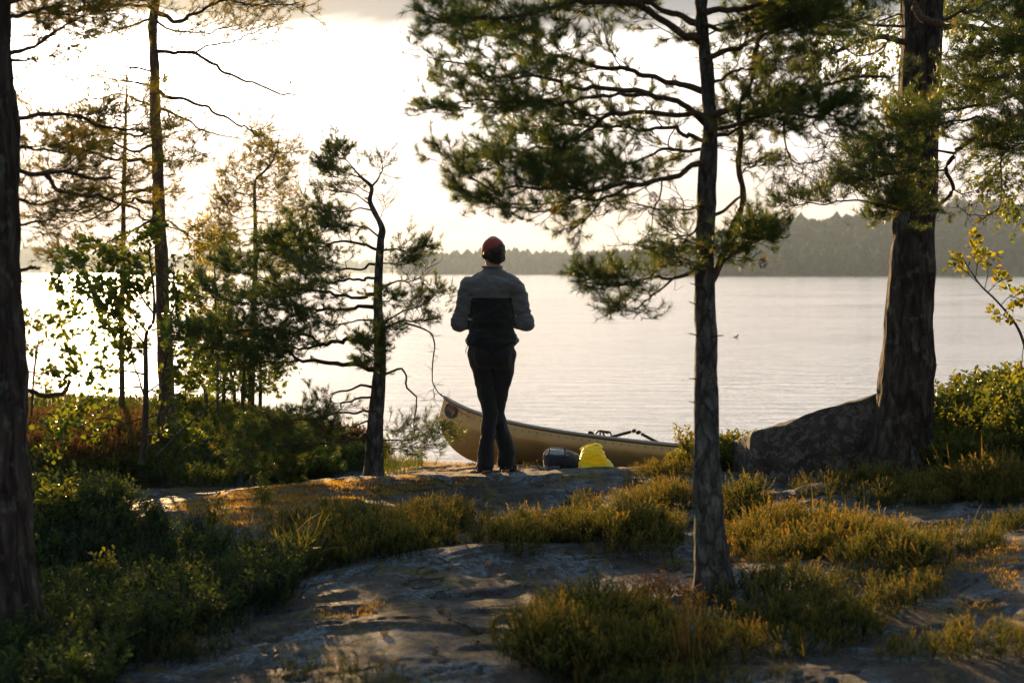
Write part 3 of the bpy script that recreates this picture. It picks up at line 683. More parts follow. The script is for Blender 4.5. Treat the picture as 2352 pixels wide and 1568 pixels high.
L2([(685, 829), (640, 835), (590, 830), (540, 822)], 10.5, .009, .003, 12, y0=10.5, len1=.24, bare=.3)
L2([(870, 735), (800, 740), (740, 745), (690, 738)], 10.5, .008, .002, 14, len1=.20, bare=.45)
L2([(862, 889), (817, 889), (772, 900), (753, 926), (742, 956), (750, 1000)], 10.4, .011, .003, 10, ks, len1=.14, bare=.8, t0=.4)
L2([(861, 911), (809, 919), (783, 930), (775, 949), (772, 985)], 10.3, .010, .003, 8, ks, len1=.14, bare=.8, t0=.4)
L2([(862, 949), (809, 945), (760, 949), (704, 967), (629, 970), (573, 1001)], 10.2, .011, .003, 22, len1=.24, t0=.3)
L2([(860, 994), (817, 1005), (760, 1018), (712, 1009), (667, 1024), (592, 1032), (584, 1060)], 10.0, .014, .003, 24, len1=.30, t0=.3)
L2([(862, 960), (800, 985), (740, 1010), (690, 1045), (640, 1060)], 10.5, .008, .002, 20, len1=.28)
L2([(872, 577), (910, 574), (948, 574), (978, 570)], 10.7, .008, .002, 12, ks, len1=.15, n3=2, bare=.25)
L2([(871, 604), (910, 607), (945, 598)], 10.8, .007, .002, 8, ks, len1=.13, bare=.3)
L2([(870, 662), (910, 649), (948, 645), (970, 630), (983, 613)], 10.6, .008, .002, 7, ks, len1=.12, n3=1, bare=.93)
L2([(872, 746), (929, 716), (967, 701), (1000, 682), (1012, 678)], 10.9, .008, .002, 16, ks, len1=.13, bare=.35)
L2([(872, 754), (929, 741), (974, 735), (1000, 726), (1014, 714)], 11.0, .010, .002, 16, ks, len1=.13, bare=.4)
L2([(929, 741), (959, 750), (989, 767), (1000, 791), (996, 821), (994, 874), (1004, 896), (1019, 911)], 10.9, .008, .003, 9, ks, len1=.09, n2=2, len2=.06, n3=0, lbare=True, wig=.3, t0=.3, kink=.012)
L2([(1000, 885), (995, 900), (1003, 925), (1022, 945), (1050, 948)], 10.95, .003, .001, 10, ks, y0=10.9, len1=.12, n2=2, len2=.08, n3=1, lbare=True, wig=.42, t0=.2)
L2([(1010, 903), (1030, 922), (1050, 940), (1062, 962)], 11.0, .003, .001, 9, ks, y0=10.9, len1=.13, n2=2, len2=.08, n3=1, lbare=True, wig=.42, t0=.1)
L2([(875, 862), (921, 852), (936, 880), (951, 918), (955, 963), (958, 997)], 10.7, .010, .004, 10, ks, len1=.06, n2=1, len2=.03, n3=0, lbare=True, wig=.35, t0=.2)
L2([(868, 1009), (929, 1013), (959, 1000), (985, 992), (1010, 985), (1040, 995)], 11.0, .006, .002, 15, ks, len1=.12, bare=.6, t0=.3)
L2([(864, 985), (905, 988), (932, 980)], 10.8, .004, .002, 6, ks, len1=.09, bare=.8)
L2([(862, 1020), (900, 1030), (940, 1025), (990, 1030)], 11.0, .006, .002, 14, ks, len1=.16, bare=.45, t0=.2)
for (x, y, s) in ((872, 790, -1), (870, 820, -1), (872, 770, 1), (868, 850, -1), (874, 700, 1)):
    L2([(x, y), (x + s * 14, y - 8), (x + s * 30, y - 14)], 10.4, .004, .002, 9, ks, len1=.13, n2=3, len2=.09, per=44, t0=.1)
T2.finish()

# ================================================================== pine with long bare side branches
k3 = dict(len1=0.44, n2=4, len2=0.22, n3=2, len3=0.09, per=24, dense=1, ln=0.05, nw=0.0019)
T3 = Tree('pine_tree', 'tall leaning pine with long bare side branches just inland of the sunlit shore',
          UP([(388, 1040), (381, 860), (375, 718), (374, 667), (370, 582), (364, 504), (363, 437), (361, 336), (356, 269), (356, 168), (351, 67), (358, 0), (375, -80), (380, -220), (392, -400)], 12.8, 12.9),
          [0.080, 0.070, 0.063, 0.060, 0.056, 0.058, 0.054, 0.048, 0.045, 0.041, 0.040, 0.036, 0.03, 0.02, 0.006], seed=31, bark='bark_up', sides=20, step=0.03, rough=0.006, ridge=0.003, fr=20, flare=0.2)
def L3(pts, y1, r0, r1, n, y0=12.85, **kw):
    q = dict(k3); q.update(kw); return T3.limb(UP(pts, y0, y1), r0, r1, max(1, int(n * .62)) if n else 0, **q)
b3 = dict(len1=.26, n2=3, len2=.14, n3=1, per=26, bare=.85, wig=.2)
L3([(356, 118), (443, 124), (504, 158), (571, 188), (655, 217), (685, 217)], 12.6, .020, .004, 10, **b3)
L3([(443, 124), (480, 107), (537, 94), (578, 77), (621, 57)], 12.5, .010, .003, 14, y0=12.8, len1=.34, n2=4, bare=.55)
L3([(356, 27), (403, 50), (447, 34), (497, 7), (560, -5), (640, 10)], 12.3, .022, .005, 26, bare=.1, t0=.3)
L3([(365, -30), (430, -25), (520, 0), (600, 15), (690, 8)], 12.0, .018, .004, 26)
L3([(356, 20), (300, 10), (220, 20), (130, 30), (60, 40)], 12.4, .016, .004, 26, len1=.55)
L3([(360, -40), (290, -40), (200, -20), (100, -5)], 13.4, .016, .004, 26, len1=.55)
L3([(356, 40), (310, 55), (270, 70), (200, 75)], 12.3, .012, .004, 18, len1=.45)
L3([(356, 45), (400, 70), (470, 75), (540, 60)], 13.3, .012, .004, 18, len1=.36, bare=.3)
L3([(358, 205), (396, 225), (453, 238), (504, 262), (554, 289), (584, 306), (612, 340)], 12.5, .019, .004, 16, len1=.30, n2=4, bare=.35, t0=.62)
L3([(396, 190), (430, 192), (462, 212), (497, 199)], 12.8, .005, .002, 5, len1=.12, n2=2, n3=0, lbare=True)
L3([(360, 245), (427, 275), (470, 302), (514, 316), (550, 318)], 12.9, .013, .003, 8, **b3)
L3([(467, 249), (474, 289), (447, 329), (386, 380)], 12.4, .006, .003, 16, y0=12.6, len1=.22, n2=4, len2=.12, bare=.2, t0=.3)
L3([(555, 288), (566, 262), (595, 238)], 12.5, .004, .002, 4, y0=12.5, len1=.1, n2=2, n3=0, lbare=True)
L3([(353, 165), (302, 152), (276, 155)], 12.8, .012, .006, 3, **b3)
L3([(353, 198), (302, 188), (215, 181)], 12.9, .013, .004, 9, **b3)
L3([(354, 245), (302, 222), (262, 218), (200, 232)], 13.1, .012, .004, 10, **b3)
L3([(356, 380), (329, 370), (286, 366), (235, 360), (160, 330), (90, 300)], 12.2, .024, .005, 26, len1=.5)
L3([(358, 433), (316, 437), (262, 453), (188, 480), (120, 490)], 12.4, .021, .004, 24, len1=.42, t0=.35)
L3([(358, 467), (316, 459), (286, 467), (218, 497), (134, 521)], 12.8, .019, .004, 18, len1=.36, bare=.45, t0=.35)
L3([(356, 300), (300, 310), (240, 300), (160, 270), (80, 250)], 13.3, .015, .004, 26, len1=.5)
L3([(356, 330), (300, 345), (230, 330), (150, 380), (80, 400)], 13.0, .015, .004, 24, len1=.5)
L3([(362, 500), (300, 530), (240, 560), (180, 580), (135, 590)], 12.2, .012, .003, 24, len1=.32, t0=.4)
L3([(364, 520), (400, 525), (430, 545), (440, 580)], 12.6, .007, .002, 10, len1=.18, n2=3, bare=.6)
L3([(362, 400), (392, 405), (410, 380), (440, 360)], 12.8, .006, .002, 10, len1=.18, n2=4)
L3([(368, 560), (330, 580), (290, 590), (260, 620)], 12.5, .008, .002, 18, len1=.24)
for k in range(10):
    py = -110 - k * 28; sx = 1 if k % 2 else -1; ln = 330 * (1 - k / 13)
    L3([(378, py), (378 + sx * ln * .4, py - 25), (378 + sx * ln, py - 10)], 12.9 + rr.uniform(-1.5, 1.5), .016, .004, 15, len1=.55)
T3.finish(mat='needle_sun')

# ================================================================== old pine cut by the frame's edge
k4 = dict(len1=0.30, n2=4, len2=0.16, n3=2, len3=0.07, per=30, ln=0.042, nw=0.0013)
T4 = Tree('pine_tree', 'thick dark old pine trunk beside the alder, cut off by the edge of the view',
          UP([(-22, 1480), (-26, 1300), (-30, 1060), (-34, 800), (-40, 600), (-44, 400), (-52, 200), (-62, 0), (-75, -200), (-90, -450), (-100, -800)], 6.2, 6.3),
          [0.215, 0.188, 0.176, 0.166, 0.156, 0.155, 0.152, 0.148, 0.13, 0.09, 0.02], bark='bark_big', seed=41, sides=40, step=0.02, rough=0.010, ridge=0.012, fr=13, flare=0.1)
def L4(pts, y1, r0, r1, n, y0=6.25, **kw):
    q = dict(k4); q.update(kw); return T4.limb(UP(pts, y0, y1), r0, r1, max(1, int(n * .7)) if n else 0, **q)
L4([(0, 140), (40, 118), (94, 97), (134, 67), (190, 40)], 6.8, .014, .004, 18)
L4([(0, 140), (37, 141), (84, 144), (134, 161)], 6.6, .010, .003, 14, len1=.22)
L4([(0, 290), (37, 275), (104, 257), (161, 262), (218, 286), (262, 296), (302, 296), (349, 322)], 6.9, .014, .004, 26, len1=.30)
L4([(0, 405), (44, 396), (134, 393), (202, 400), (269, 410)], 6.6, .015, .006, 20, len1=.28, bare=.3)
L4([(104, 400), (141, 433), (202, 443), (235, 457), (302, 477), (329, 507), (403, 521), (440, 545)], 6.9, .011, .003, 18, y0=6.4, len1=.22, n2=3, bare=.75, wig=.25)
L4([(0, 520), (47, 517), (134, 507)], 6.4, .010, .004, 12, len1=.18, n2=3, bare=.75, wig=.25)
L4([(0, 350), (60, 340), (140, 350), (220, 340)], 7.2, .010, .003, 22, len1=.3)
L4([(0, 450), (60, 470), (120, 465), (190, 490)], 7.0, .009, .003, 20, len1=.26)
L4([(0, 40), (70, 30), (150, 20), (260, 30)], 7.2, .012, .003, 24, len1=.32)
L4([(0, 10), (80, -10), (180, -10), (320, 0)], 6.6, .012, .003, 24, len1=.32)
L4([(20, 626), (50, 622), (75, 618), (97, 612)], 6.3, .010, .006, 3, len1=.05, n2=1, len2=.03, n3=0, lbare=True)
L4([(20, 648), (50, 646), (94, 644)], 6.3, .005, .002, 0)
L4([(20, 900), (65, 902), (100, 910), (145, 895), (162, 876)], 6.5, .013, .009, 6, len1=.09, n2=2, len2=.05, n3=0, lbare=True, wig=.3)
L4([(20, 850), (65, 855), (110, 860), (150, 868)], 6.5, .005, .002, 5, len1=.09, n2=2, len2=.05, n3=0, lbare=True, wig=.3)
for k in range(12):
    py = -60 - k * 50; ln = 520 * (1 - k / 16)
    L4([(-60, py), (-60 + ln * .4, py - 25), (-60 + ln, py - 10)], 6.3 + rr.uniform(-.5, 2.2), .016, .004, 18, len1=.45)
    L4([(-60, py), (-60 - ln * .4, py - 25), (-60 - ln, py - 10)], 6.3 + rr.uniform(-1.5, 1.5), .016, .004, 14, len1=.45)
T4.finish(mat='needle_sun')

# ================================================================== slim pines near the water
T5 = Tree('pine_tree', 'very thin straight pine behind the alder at the sun glitter',
          UP([(280, 985), (280, 850), (279, 750), (282, 600), (285, 400), (290, 240), (292, 150)], 16.0), [.036, .032, .03, .027, .023, .015, .005], bark='bark_up', seed=51, sides=12, rough=.003, fr=30)
k5 = dict(len1=0.33, n2=3, len2=0.18, n3=2, len3=0.09, per=18, ln=0.055, nw=0.0026)
for k in range(14):
    py = 185 + k * 21; sx = 1 if k % 2 else -1; ln = 40 + 70 * min(1, (k + 1) / 7) * rr.uniform(.6, 1.1)
    T5.limb(UP([(288, py), (288 + sx * ln * .5, py - 6), (288 + sx * ln, py + rr.uniform(-22, 10))], 16.0, 16 + rr.uniform(-.6, .6)), .008, .002, 10, t0=.25, bare=.15, **k5)
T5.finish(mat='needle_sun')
T6 = Tree('pine_tree', 'airy young pine with a bent pointed top at the waterline behind the crooked pine',
          UP([(576, 965), (578, 850), (583, 700), (587, 600), (586, 500), (586, 420), (606, 395), (626, 370), (638, 336), (640, 318)], 17.0), [.044, .039, .034, .029, .024, .019, .015, .012, .007, .003], bark='bark_up', seed=61, sides=12, rough=.003, fr=30)
for k in range(22):
    py = 335 + k * 13.5; sx = 1 if k % 2 else -1; ln = (26 + 90 * min(1, k / 15)) * rr.uniform(.65, 1.1)
    x0 = 636 - (py - 335) * .62 if py < 420 else 586
    T6.limb(UP([(x0, py), (x0 + sx * ln * .5, py + 4), (x0 + sx * ln, py - rr.uniform(4, 20))], 17.0, 17 + rr.uniform(-.7, .7)), .007, .002, 11, t0=.15, bare=.12, **k5)
for x1, py in ((500, 560), (665, 540), (520, 610), (640, 615), (540, 655)):
    T6.limb(UP([(587, py), ((587 + x1) / 2, py + 3), (x1, py - 4)], 17.0, 16.8), .006, .002, 8, t0=.3, len1=.2, n2=3, len2=.12, n3=1, per=22, ln=.055, nw=.0026, bare=.6)
T6.finish(mat='needle_sun')

# ================================================================== big old pine beside the boulder
T7 = Tree('pine_tree', 'massive old pine with thick plated bark growing against the boulder',
          UP([(2066, 1078), (2071, 1010), (2078, 930), (2087, 800), (2095, 600), (2103, 400), (2111, 200), (2119, 0), (2126, -160), (2134, -400), (2140, -800)], 10.4, 10.5),
          [.255, .222, .196, .180, .162, .150, .145, .142, .135, .10, .03], bark='bark_big', seed=71, sides=60, step=.022, rough=.012, ridge=.020, fr=10, flare=.22)
k7 = dict(len1=0.42, n2=5, len2=0.18, n3=3, len3=0.08, per=34, ln=0.046, nw=0.0015)
def L7(pts, y1, r0, r1, n, y0=10.4, **kw):
    q = dict(k7); q.update(kw); return T7.limb(UP(pts, y0, y1), r0, r1, n, **q)
L7([(2110, 10), (2102, 14), (2116, 40), (2160, 57), (2200, 60), (2237, 67), (2227, 107), (2234, 141), (2254, 161)], 9.8, .036, .014, 9, y0=10.25, mat='bark_up', bare=.2, t0=.75, kink=.02)
L7([(2237, 67), (2270, 66), (2301, 70), (2352, 60), (2400, 70)], 9.6, .018, .006, 20, y0=9.9, t0=.1)
L7([(2100, 100), (2032, 87), (1982, 91), (1931, 114), (1915, 120)], 10.1, .028, .010, 7, mat='bark_up', bare=.9, len1=.3, t0=.35, n2=3)
L7([(2095, 60), (2020, 62), (1960, 48), (1920, 30)], 10.8, .012, .004, 12, bare=.6, len1=.3)
L7([(2105, 70), (2180, 40), (2260, 20), (2340, 10)], 11.2, .018, .006, 22)
for k in range(12):
    py = -190 - k * 42; sx = 1 if k % 2 else -1; ln = 430 * (1 - k / 18)
    L7([(2126, py), (2126 + sx * ln * .4, py - 25), (2126 + sx * ln, py + 15)], 10.4 + rr.uniform(-1.8, 1.8), .022, .005, 18, len1=.6)
T7.finish()

# ================================================================== pine just outside the view whose boughs hang in front of the big trunk
T8 = Tree('pine_tree', 'pine whose drooping needled boughs reach in front of the massive trunk',
          UP([(2560, 1150), (2550, 700), (2530, 300), (2520, 0), (2515, -400)], 9.0), [.13, .11, .09, .07, .01], bark='bark', seed=81, rough=.008, ridge=.006, fr=18)
def L8(pts, y1, r0, r1, n, y0=9.0, **kw):
    q = dict(k7); q.update(kw); return T8.limb(UP(pts, y0, y1), r0, r1, max(1, int(n * .8)), **q)
L8([(2520, 150), (2420, 190), (2352, 205), (2280, 240), (2180, 255), (2110, 262), (2085, 270)], 9.5, .018, .004, 24, len1=.26, t0=.15)
L8([(2530, 260), (2420, 255), (2352, 262), (2278, 299), (2220, 329), (2190, 350), (2177, 396), (2187, 433), (2153, 474), (2130, 484), (2066, 477)], 9.2, .022, .009, 14, len1=.30, t0=.2, mat='bark_up', bare=.25)
L8([(2100, 482), (2066, 477), (1965, 462), (1880, 466), (1815, 474)], 9.2, .009, .003, 20, y0=9.2, len1=.24, n2=5, len2=.11, t0=.1, trop=.1)
L8([(2080, 480), (2040, 498), (2000, 512)], 9.1, .005, .002, 9, y0=9.2, len1=.14, n2=4, len2=.08)
L8([(2140, 480), (2110, 470), (2080, 455)], 9.0, .005, .002, 10, y0=9.1, len1=.18, n2=4, len2=.09)
L8([(2300, 290), (2230, 270), (2150, 290), (2090, 300), (2050, 310)], 9.0, .011, .003, 24, len1=.30)
L8([(2190, 352), (2130, 345), (2070, 360), (2010, 368), (1970, 360)], 9.2, .009, .003, 20, y0=9.2, len1=.24)
L8([(2175, 390), (2120, 398), (2060, 400), (2010, 410), (1965, 408)], 9.1, .007, .003, 18, y0=9.1, len1=.20)
L8([(2400, 150), (2330, 160), (2270, 190), (2200, 205)], 8.8, .014, .004, 16, len1=.28)
L8([(2500, 60), (2400, 90), (2320, 110), (2250, 130)], 8.7, .014, .004, 24, len1=.38)
L8([(2500, 330), (2420, 330), (2352, 330), (2300, 320)], 8.8, .012, .004, 22, len1=.26)
L8([(2500, 250), (2400, 280), (2330, 300), (2290, 310)], 9.6, .012, .004, 24, len1=.3)
L8([(2311, 302), (2301, 353), (2298, 403), (2301, 463), (2270, 492), (2230, 490), (2195, 470)], 9.1, .007, .002, 16, y0=9.2, len1=.20, n2=3, len2=.12, n3=1, bare=.85, wig=.36, t0=.15, trop=0)
L8([(2187, 433), (2215, 446), (2245, 440), (2280, 410)], 9.2, .005, .002, 12, y0=9.2, len1=.20, n2=3, len2=.12, n3=1, bare=.85, wig=.36, t0=.15, trop=0)
L8([(2500, 380), (2420, 400), (2352, 410), (2300, 440)], 9.1, .006, .002, 14, len1=.22, n2=3, len2=.12, bare=.7, wig=.3)
for k in range(8):
    py = -130 - k * 45; ln = 420 * (1 - k / 12)
    L8([(2515, py), (2515 - ln * .4, py - 25), (2515 - ln, py + 15)], 9 + rr.uniform(-1.2, 1.2), .018, .005, 20, len1=.5)
for px, py, Y in ((2228, 467, 9.2), (2252, 436, 9.2), (2345, 430, 9.0), (2025, 428, 9.1), (2028, 492, 9.1), (1985, 395, 9.2)): T8.cone(U(px, py, Y), .016)
T8.finish()

# ================================================================== leafy trees and saplings
LR = leaf_tmpl(0.92, 0.14, 0.06); LO = leaf_tmpl(0.62, 0.16); LN = leaf_tmpl(0.42, 0.14)
A1 = Tree('alder', 'round-leaved alder sapling catching the sun between the old trunk and the crooked pine',
          UP([(325, 1066), (330, 1038), (335, 922), (335, 854), (336, 769), (353, 735), (353, 667), (347, 616), (343, 575), (350, 545)], 11.4), [.028, .026, .023, .02, .016, .012, .010, .008, .005, .002], bark='bark_grey', seed=91, sides=10, rough=.002, fr=40)
def LA(pts, y1, r0, r1, n, tree=None, y0=11.4, **kw):
    q = dict(len1=.24, n2=4, len2=.11, per=6, size=.045, tmpl=LR, t0=.12, tmean=.5); q.update(kw); return (tree or A1).leafy(UP(pts, y0, y1), r0, r1, n, **q)
LA([(357, 1050), (360, 1020), (367, 939), (374, 854), (391, 769), (401, 684), (398, 623), (408, 593)], 11.3, .017, .003, 9, len1=.16, n2=2, t0=.25)
LA([(335, 793), (289, 746), (255, 725), (204, 667), (170, 690)], 11.2, .009, .003, 13)
LA([(330, 905), (306, 837), (299, 803), (251, 793), (180, 790)], 11.6, .009, .003, 13)
LA([(323, 888), (238, 898), (190, 929), (146, 980), (130, 1010)], 11.1, .008, .003, 14)
LA([(330, 960), (280, 970), (230, 960), (180, 985), (150, 960)], 11.7, .007, .003, 12)
LA([(336, 860), (270, 850), (220, 860), (170, 850), (150, 880)], 11.2, .008, .003, 12)
LA([(336, 760), (300, 720), (260, 680), (200, 650), (170, 600)], 11.8, .008, .003, 15)
LA([(353, 720), (300, 660), (240, 640), (190, 610), (140, 640)], 11.2, .008, .003, 15)
LA([(350, 660), (310, 610), (260, 580), (220, 560)], 11.4, .006, .003, 12)
LA([(350, 600), (340, 560), (360, 540)], 11.4, .005, .002, 8, len1=.16)
LA([(340, 900), (400, 850), (440, 800), (450, 760)], 11.5, .007, .003, 13)
LA([(338, 960), (400, 930), (440, 880), (460, 850)], 11.6, .007, .003, 12)
LA([(334, 1000), (390, 990), (430, 1000)], 11.3, .006, .003, 9)
LA([(345, 760), (390, 740), (430, 700), (425, 670)], 11.5, .006, .002, 11)
LA([(336, 820), (300, 780), (230, 740), (180, 730)], 11.9, .007, .003, 13)
LA([(350, 700), (320, 690), (300, 650)], 11.2, .005, .002, 10)
A1.finish()
stick = mesh_obj('dead_stick', *merge([branch_tube(smooth_path(UP([(357, 1048), (435, 973), (493, 922), (557, 865)], 11.0, 11.4), 30), .013, .004)])[:2], M['bark_grey'], smooth=True)
tag(stick, 'long thin dead stick leaning out of the grass by the alder', 'stick')

RW = Tree('rowan', 'slender rowan sapling with pale feathery leaves glowing between alder and airy pine',
          UP([(500, 985), (500, 900), (500, 800), (495, 700), (493, 620), (491, 535), (490, 505)], 15.0), [.016, .014, .012, .010, .008, .004, .002], bark='bark_grey', seed=95, sides=8, rough=.001)
for k in range(15):
    py = 520 + k * 17; sx = 1 if k % 2 else -1; ln = rr.uniform(24, 46)
    RW.leafy(UP([(492, py), (492 + sx * ln * .5, py - 8), (492 + sx * ln, py - 2)], 15.0, 15 + rr.uniform(-.3, .3)), .004, .001, 7, .16, 3, .08, 6, .05, LN, t0=.1, trop=-.03, tmean=.62)
RW.finish(lmat='rowan')
for i, (bx, tx, top, Y, lab) in enumerate(((512, 520, 730, 16.6, 'spindly alder stem nearest the rowan on the bushy point'), (536, 530, 760, 17.0, 'short spindly alder in the middle of the bushy point'), (556, 566, 745, 16.4, 'dense dark-stemmed alder sapling just before the airy pine'), (596, 602, 800, 16.8, 'outermost low alder sapling overhanging the bright water'), (470, 455, 700, 15.6, 'leafy alder sapling tangled with the crooked pine branch tips'))):
    a = Tree('alder', lab, UP([(bx, 985), (bx + 2, 900), (tx - 4, 830), (tx, top)], Y), [.026, .022, .015, .003], bark='bark_grey', seed=100 + i, sides=8, rough=.001, group='alder saplings on the point')
    for k in range(11):
        py = top + 8 + k * (915 - top) / 11; sx = 1 if k % 2 else -1; ln = rr.uniform(28, 62)
        xx = tx + (bx - tx) * (py - top) / (985 - top)
        a.leafy(UP([(xx, py), (xx + sx * ln * .5, py - 10), (xx + sx * ln, py - 6)], Y, Y + rr.uniform(-.4, .4)), .005, .001, 7,   .16, 2, .10, 4, .050, LR, t0=.15)
    a.finish()
sp = Tree('alder', 'tiny leafy sapling between the old trunk and the glittering water',
          UP([(72, 955), (78, 860), (86, 800), (94, 745)], 12.5), [.010, .008, .006, .002], bark='bark_grey', seed=120, sides=6, rough=.001)
for pts in ([(90, 770), (110, 745), (130, 735)], [(92, 750), (80, 735), (70, 742)], [(88, 790), (120, 770), (135, 780)], [(86, 800), (70, 790), (55, 800)], [(80, 860), (100, 880), (120, 920)]):
    sp.leafy(UP(pts, 12.5, 12.3), .004, .001, 6, .12, 2, .08, 5, .05, LO, t0=.2)
sp.finish(lmat='birch')

# birch behind the big pine
B1 = Tree('birch', 'birch with small bright hanging leaves showing behind the massive pine trunk',
          UP([(2420, 1060), (2400, 700), (2370, 300), (2340, 0), (2320, -300)], 12.6), [.09, .075, .06, .045, .02], bark='bark_grey', seed=130, rough=.003)
kb = dict(len1=.34, n2=4, len2=.18, per=6, size=.038, tmpl=LO, droop=.7, trop=-.10)
def LB(pts, y1, r0, r1, n, **kw):
    q = dict(kb); q.update(kw); return B1.leafy(UP(pts, 12.6, y1), r0, r1, n, **q)
LB([(2360, 200), (2280, 100), (2180, 50), (2080, 30), (2000, 60), (1930, 60)], 12.2, .02, .004, 26)
LB([(2350, 100), (2250, 40), (2150, 20), (2050, 90), (1980, 130), (1900, 90), (1870, 100)], 12.6, .018, .003, 24)
LB([(2360, 250), (2300, 200), (2240, 180), (2190, 190)], 12.3, .012, .003, 20)
LB([(2350, 60), (2300, 20), (2240, 0), (2180, 10)], 12.7, .012, .003, 20)
LB([(2370, 330), (2320, 350), (2290, 380), (2250, 400)], 12.3, .008, .002, 12)
LB([(2390, 450), (2352, 440), (2330, 420), (2310, 400)], 12.2, .008, .002, 12)
LB([(2400, 520), (2360, 480), (2340, 460)], 12.3, .006, .002, 8)
LB([(2060, 40), (2020, 130), (1975, 170), (1965, 225)], 12.4, .006, .002, 16, len1=.2)
LB([(1960, 60), (1900, 80), (1880, 120), (1875, 160)], 12.4, .005, .002, 14, len1=.2)
LB([(2090, 90), (2070, 180), (2055, 225)], 12.4, .004, .002, 9, len1=.2)
LB([(2352, 120), (2320, 100), (2290, 120), (2270, 150)], 12.4, .009, .002, 18)
B1.finish(lmat='birch')

# young rowan leaning in over the bilberry bank
R2 = Tree('rowan', 'thin young rowan with yellowing leaves leaning over the bilberry bank',
          UP([(2400, 1020), (2378, 900), (2355, 800), (2333, 745), (2290, 692), (2252, 655), (2225, 615), (2210, 590)], 9.0, 8.8), [.014, .012, .010, .008, .006, .005, .003, .0015], bark='bark_grey', seed=140, sides=8, rough=.001, step=.02)
for pts, n in (([(2252, 655), (2225, 630), (2203, 610), (2197, 590)], 8), ([(2240, 640), (2245, 600), (2238, 565), (2232, 545)], 9), ([(2262, 662), (2270, 625), (2268, 600), (2262, 585)], 8), ([(2270, 670), (2290, 650), (2305, 645)], 6), ([(2300, 700), (2320, 680), (2345, 690), (2352, 675)], 7), ([(2310, 712), (2328, 690), (2325, 735)], 5), ([(2320, 735), (2300, 722), (2278, 722)], 5), ([(2352, 790), (2345, 840), (2350, 860)], 7)):
    R2.leafy(UP(pts, 8.85, 8.8), .003, .001, n, .07, 0, .05, 5, .042, LO, t0=.2, tmean=.5, kink=.006)
R2.finish(lmat='rowan')
